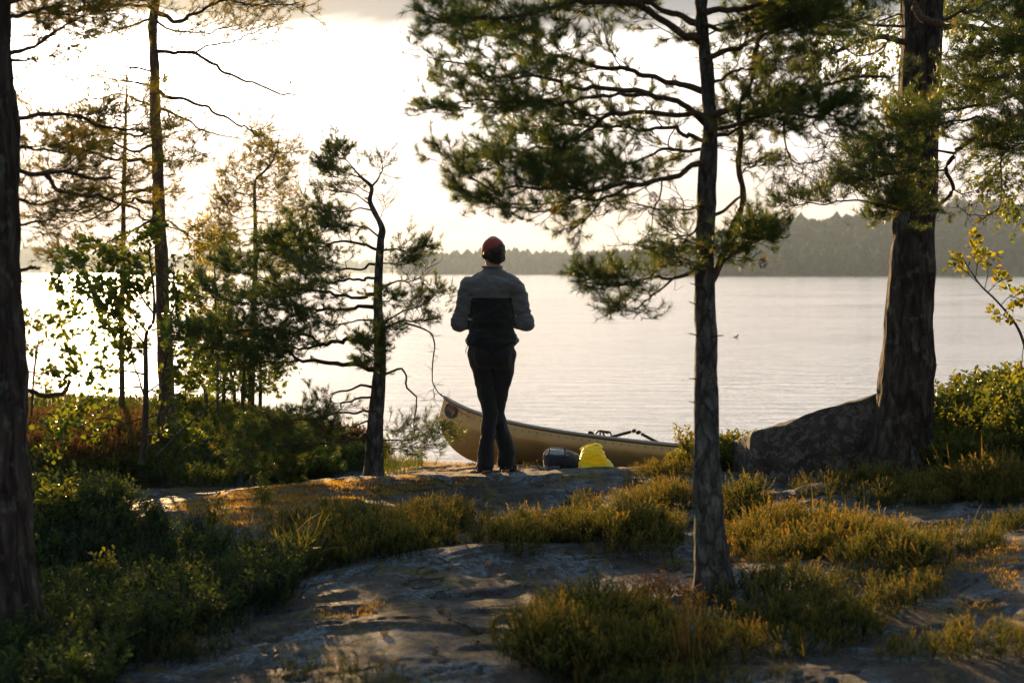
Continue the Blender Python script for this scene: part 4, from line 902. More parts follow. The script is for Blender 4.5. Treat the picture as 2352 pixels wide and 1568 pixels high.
# ================================================================== soft shapes: smooth unions of tapered limbs, meshed on a grid
class Soft:
    def __init__(s, lo, hi, vox):
        s.lo = np.array(lo, float); s.vox = vox
        s.n = np.ceil((np.array(hi) - s.lo) / vox).astype(int) + 1
        s.F = np.full(s.n, 9.0, np.float32); s.part = np.zeros(s.n, np.int8)
    def _sub(s, a, b):
        i0 = np.clip(np.floor((np.array(a) - s.lo) / s.vox).astype(int), 0, s.n - 1); i1 = np.clip(np.ceil((np.array(b) - s.lo) / s.vox).astype(int) + 1, 1, s.n)
        sl = tuple(slice(i, j) for i, j in zip(i0, i1))
        g = np.meshgrid(*[s.lo[k] + s.vox * np.arange(i0[k], i1[k]) for k in range(3)], indexing='ij')
        return sl, np.stack(g, -1)
    def _put(s, sl, d, k, part, sub=False):
        F = s.F[sl]; d = d.astype(np.float32)
        if sub:
            h = np.clip(0.5 - 0.5 * (F + d) / k, 0, 1); s.F[sl] = F * (1 - h) - d * h + k * h * (1 - h); return
        h = np.clip(0.5 + 0.5 * (F - d) / k, 0, 1)
        s.part[sl] = np.where(d < F, part, s.part[sl]); s.F[sl] = F * (1 - h) + d * h - k * h * (1 - h)
    def limb(s, a, b, ra, rb, k=0.02, sc=(1, 1, 1), part=0, sub=False):
        a = np.array(a, float); b = np.array(b, float); sc = np.array(sc, float); R_ = max(ra, rb)
        pad = (R_ * 1.0) / sc + k * 2 + s.vox * 3
        sl, g = s._sub(np.minimum(a, b) - pad, np.maximum(a, b) + pad)
        p = (g - a) * sc; ba = (b - a) * sc
        t = np.clip((p @ ba) / max(ba @ ba, 1e-9), 0, 1)
        d = np.linalg.norm(p - t[..., None] * ba, axis=-1) - (ra + (rb - ra) * t)
        s._put(sl, d / max(1.0, sc.max() * 0.8), k, part, sub)
    def ell(s, c, r, k=0.02, part=0, rot=None, sub=False):
        c = np.array(c, float); r = np.array(r, float); pad = r.max() + 2 * k + 3 * s.vox
        sl, g = s._sub(c - pad, c + pad); p = g - c
        if rot is not None: p = p @ rot
        k0 = np.linalg.norm(p / r, axis=-1); k1_ = np.linalg.norm(p / (r * r), axis=-1)
        s._put(sl, k0 * (k0 - 1) / np.maximum(k1_, 1e-6), k, part, sub)
    def pts(s):
        g = np.meshgrid(*[s.lo[k] + s.vox * np.arange(s.n[k]) for k in range(3)], indexing='ij'); return np.stack(g, -1)
    def wrinkle(s, amp, scale, seed=0, sc=(1, 1, 1)):
        m = np.abs(s.F) < 3 * s.vox; p = s.pts()[m]
        s.F[m] += (amp * fbm(p * np.array(sc), scale, 3, seed)).astype(np.float32)
    def mesh(s):
        F = s.F; n = s.n; ins = F < 0
        c = [(i, j, k) for i in (0, 1) for j in (0, 1) for k in (0, 1)]
        cs = sum(ins[i:n[0]-1+i, j:n[1]-1+j, k:n[2]-1+k].astype(np.int8) for i, j, k in c)
        I = np.argwhere((cs > 0) & (cs < 8)); idx = -np.ones(np.array(n) - 1, np.int64); idx[tuple(I.T)] = np.arange(len(I))
        acc = np.zeros((len(I), 3)); cnt = np.zeros(len(I))
        for a in c:
            for ax in range(3):
                if a[ax]: continue
                b = list(a); b[ax] = 1
                fa = F[tuple((I + a).T)]; fb = F[tuple((I + b).T)]; m = (fa < 0) != (fb < 0)
                t = fa[m] / (fa[m] - fb[m]); p = I[m] + np.array(a, float); p[:, ax] += t; acc[m] += p; cnt[m] += 1
        V = s.lo + s.vox * acc / cnt[:, None]
        Q = []
        for ax in range(3):
            u, v = (ax + 1) % 3, (ax + 2) % 3
            sl0 = [slice(1, n[k] - 1) for k in range(3)]; sl1 = list(sl0); sl0[ax] = slice(0, n[ax] - 1); sl1[ax] = slice(1, n[ax])
            A = ins[tuple(sl0)]; B = ins[tuple(sl1)]; E = np.argwhere(A != B); 
            if not len(E): continue
            fl = A[tuple(E.T)]; off = np.array([1, 1, 1]); off[ax] = 0; E = E + off
            q = []
            for du, dv in ((-1, -1), (0, -1), (0, 0), (-1, 0)):
                e = E.copy(); e[:, u] += du; e[:, v] += dv; q.append(idx[tuple(e.T)])
            q = np.stack(q, 1); q[~fl] = q[~fl][:, ::-1]; Q.append(q)
        Q = np.concatenate(Q); Q = Q[(Q >= 0).all(1)]
        return V, Q
    def part_at(s, P):
        i = np.clip(np.round((P - s.lo) / s.vox).astype(int), 0, s.n - 1); return s.part[tuple(i.T)]

def cloth(name, col, rough=0.9, weave=900, sheen=0.3, var=0.15, fold=0.0):
    t = NT(name); v = t.mapping((1, 1, 1))
    n = t.noise(v, 14, 5, 0.6)
    lo = tuple(x * (1 - var) for x in col); hi = tuple(min(1, x * (1 + var)) for x in col)
    c = t.ramp(n, [(0.3, lo), (0.7, hi)])
    return t.done(t.bsdf(c, rough, t.bump(t.math('ADD', t.noise(v, weave, 2, 0.6), t.math('MULTIPLY', t.noise(v, 22, 4, 0.6), 1.2)), 0.5, 0.006), spec=0.2, Sheen_Weight=sheen))
M['skin'] = cloth('skin', (0.42, 0.22, 0.15), 0.55, 300, 0.0, 0.1)
M['fleece_grey'] = cloth('grey_fleece', (0.105, 0.112, 0.118), 0.95, 700, 0.5)
M['fleece_black'] = cloth('black_fleece', (0.010, 0.011, 0.012), 0.95, 700, 0.25)
M['trouser'] = cloth('dark_trousers', (0.013, 0.014, 0.015), 0.85, 900, 0.2)
M['cap'] = cloth('red_cap', (0.25, 0.036, 0.022), 0.8, 1200, 0.2)
M['hair'] = cloth('brown_hair', (0.035, 0.020, 0.012), 0.5, 500, 0.1, 0.4)
M['sandal'] = cloth('black_sandal', (0.012, 0.012, 0.013), 0.6, 400, 0.0)

PX, PY_ = (1130 - 1176) / F * 10.9, 10.9
PZ = gz(PX, PY_)[0]
man = empty('person', (PX, PY_, PZ), 'man in red cap and grey-black fleece standing with his back turned, facing the lake', 'person')
O = np.array([PX, PY_, 0.0])
def pz(py): return U(1130, py, 10.9)[2]
# joints, local x to the right, y away from the camera
neck = np.array([0.005, -0.005, pz(622)]); 
# ---- body (head, neck, arms with hands, torso, legs, feet) in one surface
B = Soft((-0.36, -0.24, -0.02), (0.36, 0.42, 1.86), 0.0075)
hc = np.array([0.008, 0.012, 1.700])
B.ell(hc + [0, 0.0, 0.012], (0.077, 0.098, 0.108)); B.ell(hc + [-0.010, 0.040, -0.052], (0.055, 0.062, 0.066), 0.03)
B.limb(hc + [0.004, -0.005, -0.05], (0.0, 0.0, 1.47), 0.056, 0.056, 0.015)
fd = nrm(np.array([-0.42, 0.9, 0.0])); fs = np.array([fd[1], -fd[0], 0])       # the face looks out to the lake, turned a little
B.ell(hc + fd * 0.102 + [0, 0, -0.018], (0.012, 0.012, 0.024), 0.012); B.ell(hc + fd * 0.112 + [0, 0, -0.030], (0.012, 0.012, 0.010), 0.008)
for sgn in (-1, 1):
    B.ell(hc + fd * 0.088 + fs * sgn * 0.032 + [0, 0, 0.004], (0.013, 0.013, 0.010), 0.006)
    B.ell(hc + np.array([sgn * 0.079, -0.004, -0.012]), (0.010, 0.020, 0.033), 0.006)
B.limb(hc + fd * 0.096 + fs * 0.020 + [0, 0, -0.062], hc + fd * 0.096 - fs * 0.020 + [0, 0, -0.062], 0.008, 0.008, 0.006)
B.ell(hc + fd * 0.088 + [0, 0, -0.092], (0.025, 0.02, 0.018), 0.015)
B.limb((0, 0, 1.38), (0, 0, 1.02), 0.115, 0.11, 0.03, (1, 1.5, 1))
B.limb((-0.14, 0, 1.415), (0.14, 0, 1.415), 0.042, 0.042, 0.02)
SH = {-1: np.array([-0.185, 0.0, 1.430]), 1: np.array([0.185, 0.0, 1.430])}
EL = {-1: np.array([-0.252, -0.01, 1.165]), 1: np.array([0.262, -0.01, 1.165])}
WR = {-1: np.array([-0.095, 0.235, 1.150]), 1: np.array([0.105, 0.235, 1.150])}
for sgn in (-1, 1):
    B.limb(SH[sgn], EL[sgn], 0.046, 0.038, 0.03); B.limb(EL[sgn], WR[sgn], 0.036, 0.026, 0.02)
    w_ = WR[sgn]; hd = nrm(np.array([-sgn * 0.75, 0.55, 0.12])); up = np.array([0, 0, 1.0])
    palm = w_ + hd * 0.055; B.limb(w_ + hd * 0.02, palm, 0.026, 0.030, 0.015, (1, 1, 0.75))
    for fi, (h_, l_) in enumerate(((0.030, 0.036), (0.011, 0.042), (-0.009, 0.039), (-0.028, 0.030))):
        f0 = palm + hd * 0.028 + up * h_ * 0.85; f1 = f0 + hd * l_ * 0.9 + np.array([0, 0.006, 0]); f2 = f1 + nrm(hd * 0.3 + np.array([-sgn * 0.1, -0.9, 0.0])) * l_ * 0.75
        B.limb(f0, f1, 0.0092, 0.0085, 0.004); B.limb(f1, f2, 0.0085, 0.0072, 0.004)
    t0_ = palm + up * 0.024 - hd * 0.015; t1_ = t0_ + nrm(hd * 0.6 + np.array([0, -0.5, 0.6])) * 0.038; B.limb(t0_, t1_, 0.012, 0.010, 0.008); B.limb(t1_, t1_ + nrm(hd * 0.9 + np.array([0, -0.3, 0.1])) * 0.026, 0.010, 0.008, 0.006)
HP = {-1: np.array([-0.085, 0.0, 0.93]), 1: np.array([0.085, 0.0, 0.93])}
KN = {-1: np.array([-0.014, 0.000, 0.440]), 1: np.array([0.030, 0.060, 0.430])}
AN = {-1: np.array([-0.047, -0.030, 0.085 + PZ]), 1: np.array([0.105, 0.075, 0.095 + PZ])}
for sgn in (-1, 1):
    B.limb(HP[sgn], KN[sgn], 0.074, 0.040, 0.015); B.limb(KN[sgn], AN[sgn], 0.040, 0.032, 0.01)
    tow = nrm(np.array([sgn * 0.30, 1.0, 0])); a_ = AN[sgn].copy()
    z0 = PZ + 0.035
    B.ell(np.array([a_[0], a_[1] - 0.022, z0 + 0.008]), (0.030, 0.034, 0.032), 0.02)
    B.limb(np.array([a_[0], a_[1], z0 + 0.01]), np.array([a_[0], a_[1], z0]) + tow * 0.13, 0.030, 0.024, 0.02, (1, 1, 1.1))
    for q in range(5):
        o_ = (q - 2) * 0.015 * sgn; B.limb(np.array([a_[0], a_[1], z0 - 0.010]) + tow * 0.14 + [o_, 0, 0], np.array([a_[0], a_[1], z0 - 0.014]) + tow * (0.175 - 0.006 * q) + [o_, 0, 0], 0.009, 0.008, 0.004)
V, Q = B.mesh(); body = mesh_obj('body', V + O, Q, M['skin'], man, smooth=True)
# ---- jacket
J = Soft((-0.42, -0.26, 0.88), (0.42, 0.40, 1.66), 0.008)
J.limb((-0.002, 0, 1.40), (-0.002, 0.0, 1.16), 0.168, 0.164, 0.03, (1, 1.35, 1), 1)
J.limb((-0.125, 0.0, 1.452), (0.135, 0.0, 1.447), 0.060, 0.060, 0.07, (1, 0.8, 1), 1)
J.limb((-0.004, 0.0, 1.15), (-0.004, 0.0, 1.045), 0.160, 0.192, 0.03, (1, 1.3, 1), 1)
J.limb((-0.105, 0.0, 1.005), (0.10, 0.0, 1.015), 0.112, 0.108, 0.02, (1, 0.95, 2.6), 1)
J.limb((0.0, 0.0, 1.47), (0.0, -0.004, 1.562), 0.088, 0.072, 0.035, (1, 1.1, 1), 2)
for sgn in (-1, 1):
    J.limb(SH[sgn] + [sgn * -0.01, 0, -0.005], EL[sgn] + [0, 0, 0.0], 0.074, 0.058, 0.035, part=2); J.ell(EL[sgn] + [sgn * 0.004, -0.01, -0.012], (0.052, 0.052, 0.062), 0.02, 2)
    J.limb(EL[sgn] + [0, 0, -0.015], WR[sgn] + [0, 0, 0], 0.056, 0.040, 0.02, part=2)
J.limb((0, 0, 1.615), (0, 0, 1.70), 0.062, 0.075, 0.006, sub=True)                # open collar
J.limb((0, -0.3, 0.885), (0, 0.3, 0.885), 0.0, 0.0, 0.01)
J.wrinkle(0.011, 8, 3, (1, 1, 1.8)); J.wrinkle(0.006, 19, 8, (1, 1, 2.4))
V, Q = J.mesh()
cf = V[Q].mean(1); pa = J.part_at(cf)
zl = pz(683)
blk = (pa == 1) & (cf[:, 2] < zl) & (np.abs(cf[:, 0] + 0.002) < 0.186)
V2 = V.copy()
jk = mesh_obj('fleece_jacket', V2 + O, Q, [M['fleece_grey'], M['fleece_black']], man, smooth=True, midx=blk.astype(int)); jk['label'] = 'grey fleece with a black lower body panel'
# stand-up collar, panel seam and hem band
def ring(c, rx, ry, r, n=48, a0=0.0, a1=2 * math.pi, dz=0.0):
    a = np.linspace(a0, a1, n); return np.stack([c[0] + rx * np.cos(a), c[1] + ry * np.sin(a), c[2] + dz * np.cos(a)], 1)
P = ring((0.0, -0.002, 1.583), 0.076, 0.070, 0, dz=0.0); V, q, _ = tubes((P + O)[None], np.full((1, len(P)), 0.0085), 8); mesh_obj('collar', V, q, M['fleece_grey'], man, smooth=True)
# ---- trousers
T = Soft((-0.30, -0.26, PZ + 0.02), (0.30, 0.28, 1.08), 0.008)
T.limb((-0.07, 0.0, 0.975), (0.075, 0.0, 0.975), 0.096, 0.096, 0.03, (1, 1, 0.9)); T.ell((-0.07, -0.03, 0.90), (0.093, 0.112, 0.12), 0.04); T.ell((0.075, -0.03, 0.90), (0.093, 0.112, 0.12), 0.04)
for sgn in (-1, 1):
    T.limb(HP[sgn] + [sgn * 0.006, 0, -0.02], KN[sgn] + [0, 0, 0.03], 0.096, 0.061, 0.02); T.limb(KN[sgn] + [0, 0, 0.03], AN[sgn] + [0, 0, 0.10], 0.062, 0.060, 0.02); T.limb(AN[sgn] + [0, 0, 0.11], AN[sgn] + [sgn * 0.004, -0.004, 0.005], 0.060, 0.068, 0.02, (1, 1, 1))
T.wrinkle(0.011, 7, 13, (1.3, 1.3, 0.7)); T.wrinkle(0.005, 20, 15)
zc = T.pts()[..., 2]; T.F = np.maximum(T.F, (PZ + 0.052 - zc).astype(np.float32))
V, Q = T.mesh(); mesh_obj('trousers', V + O, Q, M['trouser'], man, smooth=True)
# ---- hair below the cap
Hh = Soft((-0.14, -0.16, 1.50), (0.15, 0.16, 1.83), 0.006)
Hh.ell(hc + [0.012, -0.022, 0.005], (0.083, 0.092, 0.088)); Hh.ell(hc + [0.026, -0.055, -0.050], (0.058, 0.044, 0.050), 0.03); Hh.limb(hc + [-0.052, -0.06, -0.035], hc + [0.064, -0.055, -0.055], 0.026, 0.024, 0.02)
Hh.ell(hc + np.array([-0.02, 0.12, -0.06]), (0.12, 0.08, 0.13), 0.01, sub=True)
Hh.wrinkle(0.006, 40, 3, (1.3, 1.3, 0.5))
V, Q = Hh.mesh(); mesh_obj('hair', V + O, Q, M['hair'], man, smooth=True)
# ---- cap: crown, brim, button, open strap at the back
Cc = Soft((-0.16, -0.18, 1.60), (0.16, 0.28, 1.86), 0.0055)
cc = hc + [0.002, -0.004, 0.022]
Cc.ell(cc, (0.088, 0.106, 0.090)); z_ = Cc.pts()[..., 2]; y_ = Cc.pts()[..., 1]
Cc.F = np.maximum(Cc.F, (cc[2] - 0.030 + 0.16 * (y_ - cc[1]) - z_).astype(np.float32))
Cc.ell(cc + [0, 0, -0.006], (0.081, 0.099, 0.083), 0.004, sub=True)
Cc.ell(cc + [0.022, -0.105, -0.018], (0.040, 0.045, 0.026), 0.006, sub=True)
V, Q = Cc.mesh(); cp = mesh_obj('cap', V + O, Q, M['cap'], man, smooth=True)
n = 25; aa = np.linspace(-1, 1, n); bv = []
for lay in (0, 1):
    for rr_ in (0.0, 0.5, 1.0):
        for a_ in aa:
            base = cc + fd * (0.100 * math.cos(a_ * 1.0)) + fs * (0.084 * math.sin(a_ * 1.05)) + np.array([0, 0, -0.020])
            bv.append(base + fd * rr_ * 0.075 * math.cos(a_ * 1.25) + np.array([0, 0, -0.030 * rr_ - 0.012 * a_ * a_ - 0.004 * lay]))
bf = []
for lay in (0, 1):
    for r_ in (0, 1):
        for k in range(n - 1):
            o_ = lay * 3 * n + r_ * n + k; f_ = (o_, o_ + 1, o_ + n + 1, o_ + n); bf.append(f_ if lay == 0 else f_[::-1])
for k in range(n - 1): bf.append((2 * n + k, 2 * n + k + 1, 5 * n + k + 1, 5 * n + k))
capO = cp
def child(name, V, Q, mat, par, smooth=True):
    """a sub-part of a part that itself sits at its parent's origin"""
    o = mesh_obj(name, np.asarray(V) - np.array(man.location), Q, mat, None, smooth=smooth); o.parent = par; return o
child('brim', np.array(bv) + O, np.array(bf), M['cap'], capO)
P = ring(cc + [0.0, 0.0, 0.089], 0.006, 0.006, 0, 10); V, q, _ = tubes((P + O)[None], np.full((1, 10), 0.005), 6); child('button', V, q, M['cap'], capO)
P = np.array([cc + [0.022 + 0.046 * math.sin(a_), -0.104 * math.cos(a_ * 0.5), -0.040 + 0.004 * a_] for a_ in np.linspace(-1, 1, 14)]); V, q, _ = tubes((P + O)[None], np.full((1, 14), 0.007), 6); child('strap', V, q, M['sandal'], capO)
# ---- sandals: sole and straps
for sgn in (-1, 1):
    tow = nrm(np.array([sgn * 0.30, 1.0, 0])); sd_ = np.array([tow[1], -tow[0], 0]); a_ = AN[sgn].copy(); zf = gz(PX + a_[0], PY_ + a_[1])[0] - 0.004
    ol = []
    for k in range(28):
        th = k / 28 * 2 * math.pi; l_ = -0.066 + 0.27 * (0.5 - 0.5 * math.cos(th)); wd_ = 0.044 * (0.85 + 0.25 * (0.5 - 0.5 * math.cos(th))) * abs(math.sin(th)) ** 0.6 * (1 if math.sin(th) > 0 else -1)
        ol.append(np.array([a_[0], a_[1], zf]) + tow * l_ + sd_ * wd_)
    ol = np.array(ol); top = ol + [0, 0, 0.026]; V = np.r_[ol, top, ol[:1] * 0 + ol.mean(0), top.mean(0)[None]]
    q = [(k, (k + 1) % 28, 28 + (k + 1) % 28, 28 + k) for k in range(28)]; tr = [(57, 28 + k, 28 + (k + 1) % 28) for k in range(28)] + [(56, (k + 1) % 28, k) for k in range(28)]
    so_ = mesh_obj('sandal', V + O, [np.array(q), np.array(tr)], M['sandal'], man, smooth=False)
    for l_, rr_, zt in ((-0.005, 0.044, 0.075), (0.06, 0.046, 0.065), (0.115, 0.048, 0.052)):
        P = np.array([np.array([a_[0], a_[1], zf + 0.024]) + tow * l_ + sd_ * rr_ * math.cos(b_) + np.array([0, 0, zt * math.sin(b_)]) for b_ in np.linspace(0, math.pi, 14)]); V, q, _ = tubes((P + O)[None], np.full((1, 14), 0.009), 6); child('strap', V, q, M['sandal'], so_)
    P = np.array([np.array([a_[0], a_[1], zf + 0.055]) + sd_ * 0.042 * math.cos(b_) - tow * 0.068 * math.sin(b_) for b_ in np.linspace(0, math.pi, 12)]); V, q, _ = tubes((P + O)[None], np.full((1, 12), 0.008), 6); child('strap', V, q, M['sandal'], so_)
# a cord end hanging under the jacket hem
P = smooth_path(np.array([[-0.185, -0.06, 0.985], [-0.192, -0.06, 0.965], [-0.200, -0.06, 0.945], [-0.198, -0.06, 0.93]]), 10); V, q, _ = tubes((P + O)[None], np.full((1, len(P)), 0.003), 5); mesh_obj('cord', V, q, M['sandal'], man)
# something small held up in both hands
mg = Soft((-0.10, 0.18, 1.08), (0.12, 0.36, 1.26), 0.004); mg.limb((0.005, 0.29, 1.125), (0.005, 0.29, 1.20), 0.036, 0.038, 0.003)
z_ = mg.pts()[..., 2]; mg.F = np.maximum(mg.F, np.maximum(z_ - 1.205, 1.12 - z_).astype(np.float32)); V, Q = mg.mesh()
# ================================================================== canoe
t = NT('canoe_metal'); v = t.mapping((1, 1, 1))
n1 = t.noise(v, 3.0, 6, 0.65); n2 = t.noise(t.mapping((6, 40, 40)), 1.0, 4, 0.6)
c = t.ramp(n1, [(0.3, (0.46, 0.27, 0.10)), (0.55, (0.58, 0.36, 0.14)), (0.8, (0.68, 0.45, 0.20))])
dirt = t.n('ShaderNodeSeparateXYZ'); tcx = t.n('ShaderNodeTexCoord'); t.l(tcx.outputs['Object'], dirt.inputs[0])
M['canoe'] = t.done(t.bsdf(c, t.ramp(n1, [(0.3, (0.30,)), (0.7, (0.46,))]), t.bump(t.math('ADD', n1, t.math('MULTIPLY', n2, 0.3)), 0.35, 0.006), metallic=0.5))
t = NT('gunwale_metal'); M['gunwale'] = t.done(t.bsdf((0.34, 0.29, 0.23), 0.4, metallic=0.9))
t = NT('rivet'); M['rivet'] = t.done(t.bsdf((0.12, 0.10, 0.08), 0.4, metallic=0.9))
bow = np.array([U(1003, 960, 13.6)[0], 13.6]); mid = np.array([U(1620, 1000, 12.75)[0], 12.75])
ax = mid - bow; HL = 2.52; ax = ax / np.linalg.norm(ax); cen = bow + ax * HL; side = np.array([ax[1], -ax[0]])   # side: towards the camera
ROLL = R(14); KZ0, KZ1 = -0.285, -0.385    # keel height at bow and amidships
def hull(s_, v_, sg, inset=0.0):
    """s: -1 bow .. 1 stern, v: 0 keel .. 1 gunwale, sg: side"""
    e = 0.76 + 0.24 * math.sin(min(v_ * 2.1, 1.57)) ** 0.5 - 0.016 * max(0, v_ - .75) * 4
    x = s_ * HL * e
    tilt = KZ1 + (KZ0 - KZ1) * -s_
    sh = 0.305 + 0.20 * s_ * s_ + 0.135 * abs(s_) ** 6
    w_ = 0.44 * (1 - abs(s_) ** 2.3) ** 0.85
    ps = math.sin(min(1, v_ * 1.25 + 0.02) * math.pi / 2) ** (0.55 + 0.5 * s_ * s_) if v_ > 0 else 0.0
    ww = max(0.0, w_ * ps - inset) * (1 - 0.05 * max(0, v_ - .8) * 5)
    z = tilt + sh * (v_ ** 1.15)
    lo_ = ww * sg; up_ = z - tilt                                   # the canoe lies rolled a little, camera side up
    cr, sr = math.cos(ROLL), math.sin(ROLL); ww = lo_ * cr - up_ * sr * 0.6; sg = 1; z = tilt + up_ * cr + lo_ * sr
    p = cen + ax * x + side * ww * sg
    return (p[0], p[1], z)
canoe = empty('canoe', (cen[0], cen[1], KZ1), 'bronze metal canoe drawn up on the shore behind the man, bow high', 'canoe')
S_ = np.sin(np.linspace(-1, 1, 91) * math.pi / 2); Vv = np.linspace(0, 1, 19); V = []; Q = []
for layer, ins in ((0, 0.0), (1, 0.008)):
    for s_ in S_:
        for v_ in list(-Vv[::-1]) + list(Vv[1:]): V.append(hull(s_, abs(v_), 1 if v_ >= 0 else -1, ins if abs(v_) > 0 else 0) if layer == 0 or abs(v_) > 0 else np.array(hull(s_, 0, 1)) + [0, 0, 0.008])
m = 2 * len(Vv) - 1
for layer in (0, 1):
    for i in range(len(S_) - 1):
        for j in range(m - 1):
            a_ = layer * len(S_) * m + i * m + j; f_ = (a_, a_ + 1, a_ + m + 1, a_ + m); Q.append(f_ if layer else f_[::-1])
hl = mesh_obj('hull', np.array(V), np.array(Q), M['canoe'], canoe, smooth=True)
for sg in (1, -1):
    P = np.array([hull(s_, 1.0, sg) for s_ in S_]) + [0, 0, 0.004]
    V, q, _ = tubes(P[None], np.full((1, len(P)), 0.013), 8); V[:, 2] += (V[:, 2] - np.repeat(P[:, 2], 8)) * 0.6
    gw = mesh_obj('gunwale', V, q, M['gunwale'], canoe, smooth=True)
    if sg == 1:
        pts = [np.array(hull(s_, 0.90, sg)) + [side[0] * .004, side[1] * .004, 0] for s_ in np.linspace(-.93, .9, 62)]; parts = []
        for p_ in pts:
            P = np.array([p_ - [side[0] * -.004, side[1] * -.004, 0], p_, p_ + [side[0] * .004, side[1] * .004, 0]]); parts.append(tubes(np.array([P]), np.array([[.006, .006, .001]]), 6))
        V, q, _ = merge(parts); rv = mesh_obj('rivet_line', V - np.array(canoe.location), q, M['rivet'], None); rv.parent = hl
for s_ in (-0.45, 0.0, 0.45):
    a_, b_ = np.array(hull(s_, .97, 1)), np.array(hull(s_, .97, -1)); P = smooth_path(np.array([a_, (a_ + b_) / 2, b_]), 8); V, q, _ = tubes(P[None], np.full((1, len(P)), .016), 6); mesh_obj('thwart', V, q, M['gunwale'], canoe, smooth=True)
# deck plate at each end
for e_ in (-1, 1):
    V = []; ss = np.linspace(0.80, 0.995, 8)
    for s_ in ss: V += [np.array(hull(s_ * e_, 1.0, -1)) + [0, 0, .006], np.array(hull(s_ * e_, 1.0, 0)) + [0, 0, .018 * (1 - s_) * 5 + .006], np.array(hull(s_ * e_, 1.0, 1)) + [0, 0, .006]]
    Q = [(3 * i + j, 3 * i + j + 1, 3 * i + j + 4, 3 * i + j + 3) for i in range(7) for j in (0, 1)]; mesh_obj('deck', np.array(V), np.array(Q), M['canoe'], canoe, smooth=True)
# round emblem painted on the bow: dark red disc, darker rim, pale fan lines
def on_hull(px, py):
    """the hull's camera side where it shows at (px, py)"""
    best = None
    for s_ in np.linspace(-.999, -.6, 160):
        for v_ in np.linspace(.3, 1, 90):
            p = np.array(hull(s_, v_, 1)); d = (px - (1176 + F * p[0] / p[1])) ** 2
            if d < 4:
                q_ = project(p); e_ = (q_[0] - px) ** 2 + (q_[1] - py) ** 2
                if best is None or e_ < best[0]: best = (e_, s_, v_)
    return best[1], best[2]
def project(p):
    c_, s_ = math.cos(TILT), math.sin(TILT); y = p[1]; z = p[2] - CAMZ; f_ = y * c_ - z * s_; u_ = y * s_ + z * c_
    return 1176 + F * p[0] / f_, 784 - F * u_ / f_
ec = on_hull(1036, 942); print('EMBLEM', ec, project(np.array(hull(ec[0], ec[1], 1))))
def patch(name, fun, mat, off, par, n=28, rings=5):
    """a disc-like decal that follows the hull: fun(r, a) -> (dx, dz) in metres"""
    V = []; c0 = np.array(hull(ec[0], ec[1], 1))
    for r_ in range(rings + 1):
        for k in range(n):
            dx, dz = fun(r_ / rings, k / n * 2 * math.pi)
            s_ = ec[0] + dx / HL / 0.97; vs = 0.305 + .20 * s_ * s_ + .135 * abs(s_) ** 6; v_ = min(.97, ec[1] + dz / (vs * 1.1))
            V.append(np.array(hull(max(-.995, s_), v_, 1)) + [side[0] * off, side[1] * off, 0])
    Q = [(r_ * n + k, r_ * n + (k + 1) % n, (r_ + 1) * n + (k + 1) % n, (r_ + 1) * n + k) for r_ in range(rings) for k in range(n)]
    o = mesh_obj(name, np.array(V) - np.array(canoe.location), np.array(Q), mat, None, smooth=True); o.parent = par; return o
def paint(name, c, r=.5): t = NT(name); return t.done(t.bsdf(t.mix(t.noise(t.mapping((40, 40, 40)), 1.0, 4), c, tuple(x * .6 for x in c)), r))
M['em_red'] = paint('emblem_red', (.20, .045, .035)); M['em_dark'] = paint('emblem_dark', (.030, .012, .012)); M['em_pale'] = paint('emblem_pale', (.34, .13, .09))
em = patch('emblem', lambda r, a: (.070 * r * math.cos(a), .070 * r * math.sin(a)), M['em_red'], .010, hl)
EM = []
def sub(name, fun, mat, off=.007, **k):
    o = patch(name, fun, mat, off, hl, **k); return o
sub('emblem_rim', lambda r, a: ((.058 + .014 * r) * math.cos(a), (.058 + .014 * r) * math.sin(a)), M['em_dark'], .0125, rings=1)
sub('emblem_base', lambda r, a: (.056 * r * math.cos(a), -.030 + min(0.012, .030 * r * math.sin(a))), M['em_dark'], .0125)
for k in range(5):
    th = math.radians(150 - k * 30); c_, s_ = math.cos(th), math.sin(th)
    sub('emblem_ray', lambda r, a, c_=c_, s_=s_: (r * (.024 * math.cos(a) * c_ - .0035 * math.sin(a) * s_) + .026 * c_, r * (.024 * math.cos(a) * s_ + .0035 * math.sin(a) * c_) + .026 * s_ - .008), M['em_pale'], .0145, rings=2, n=12)

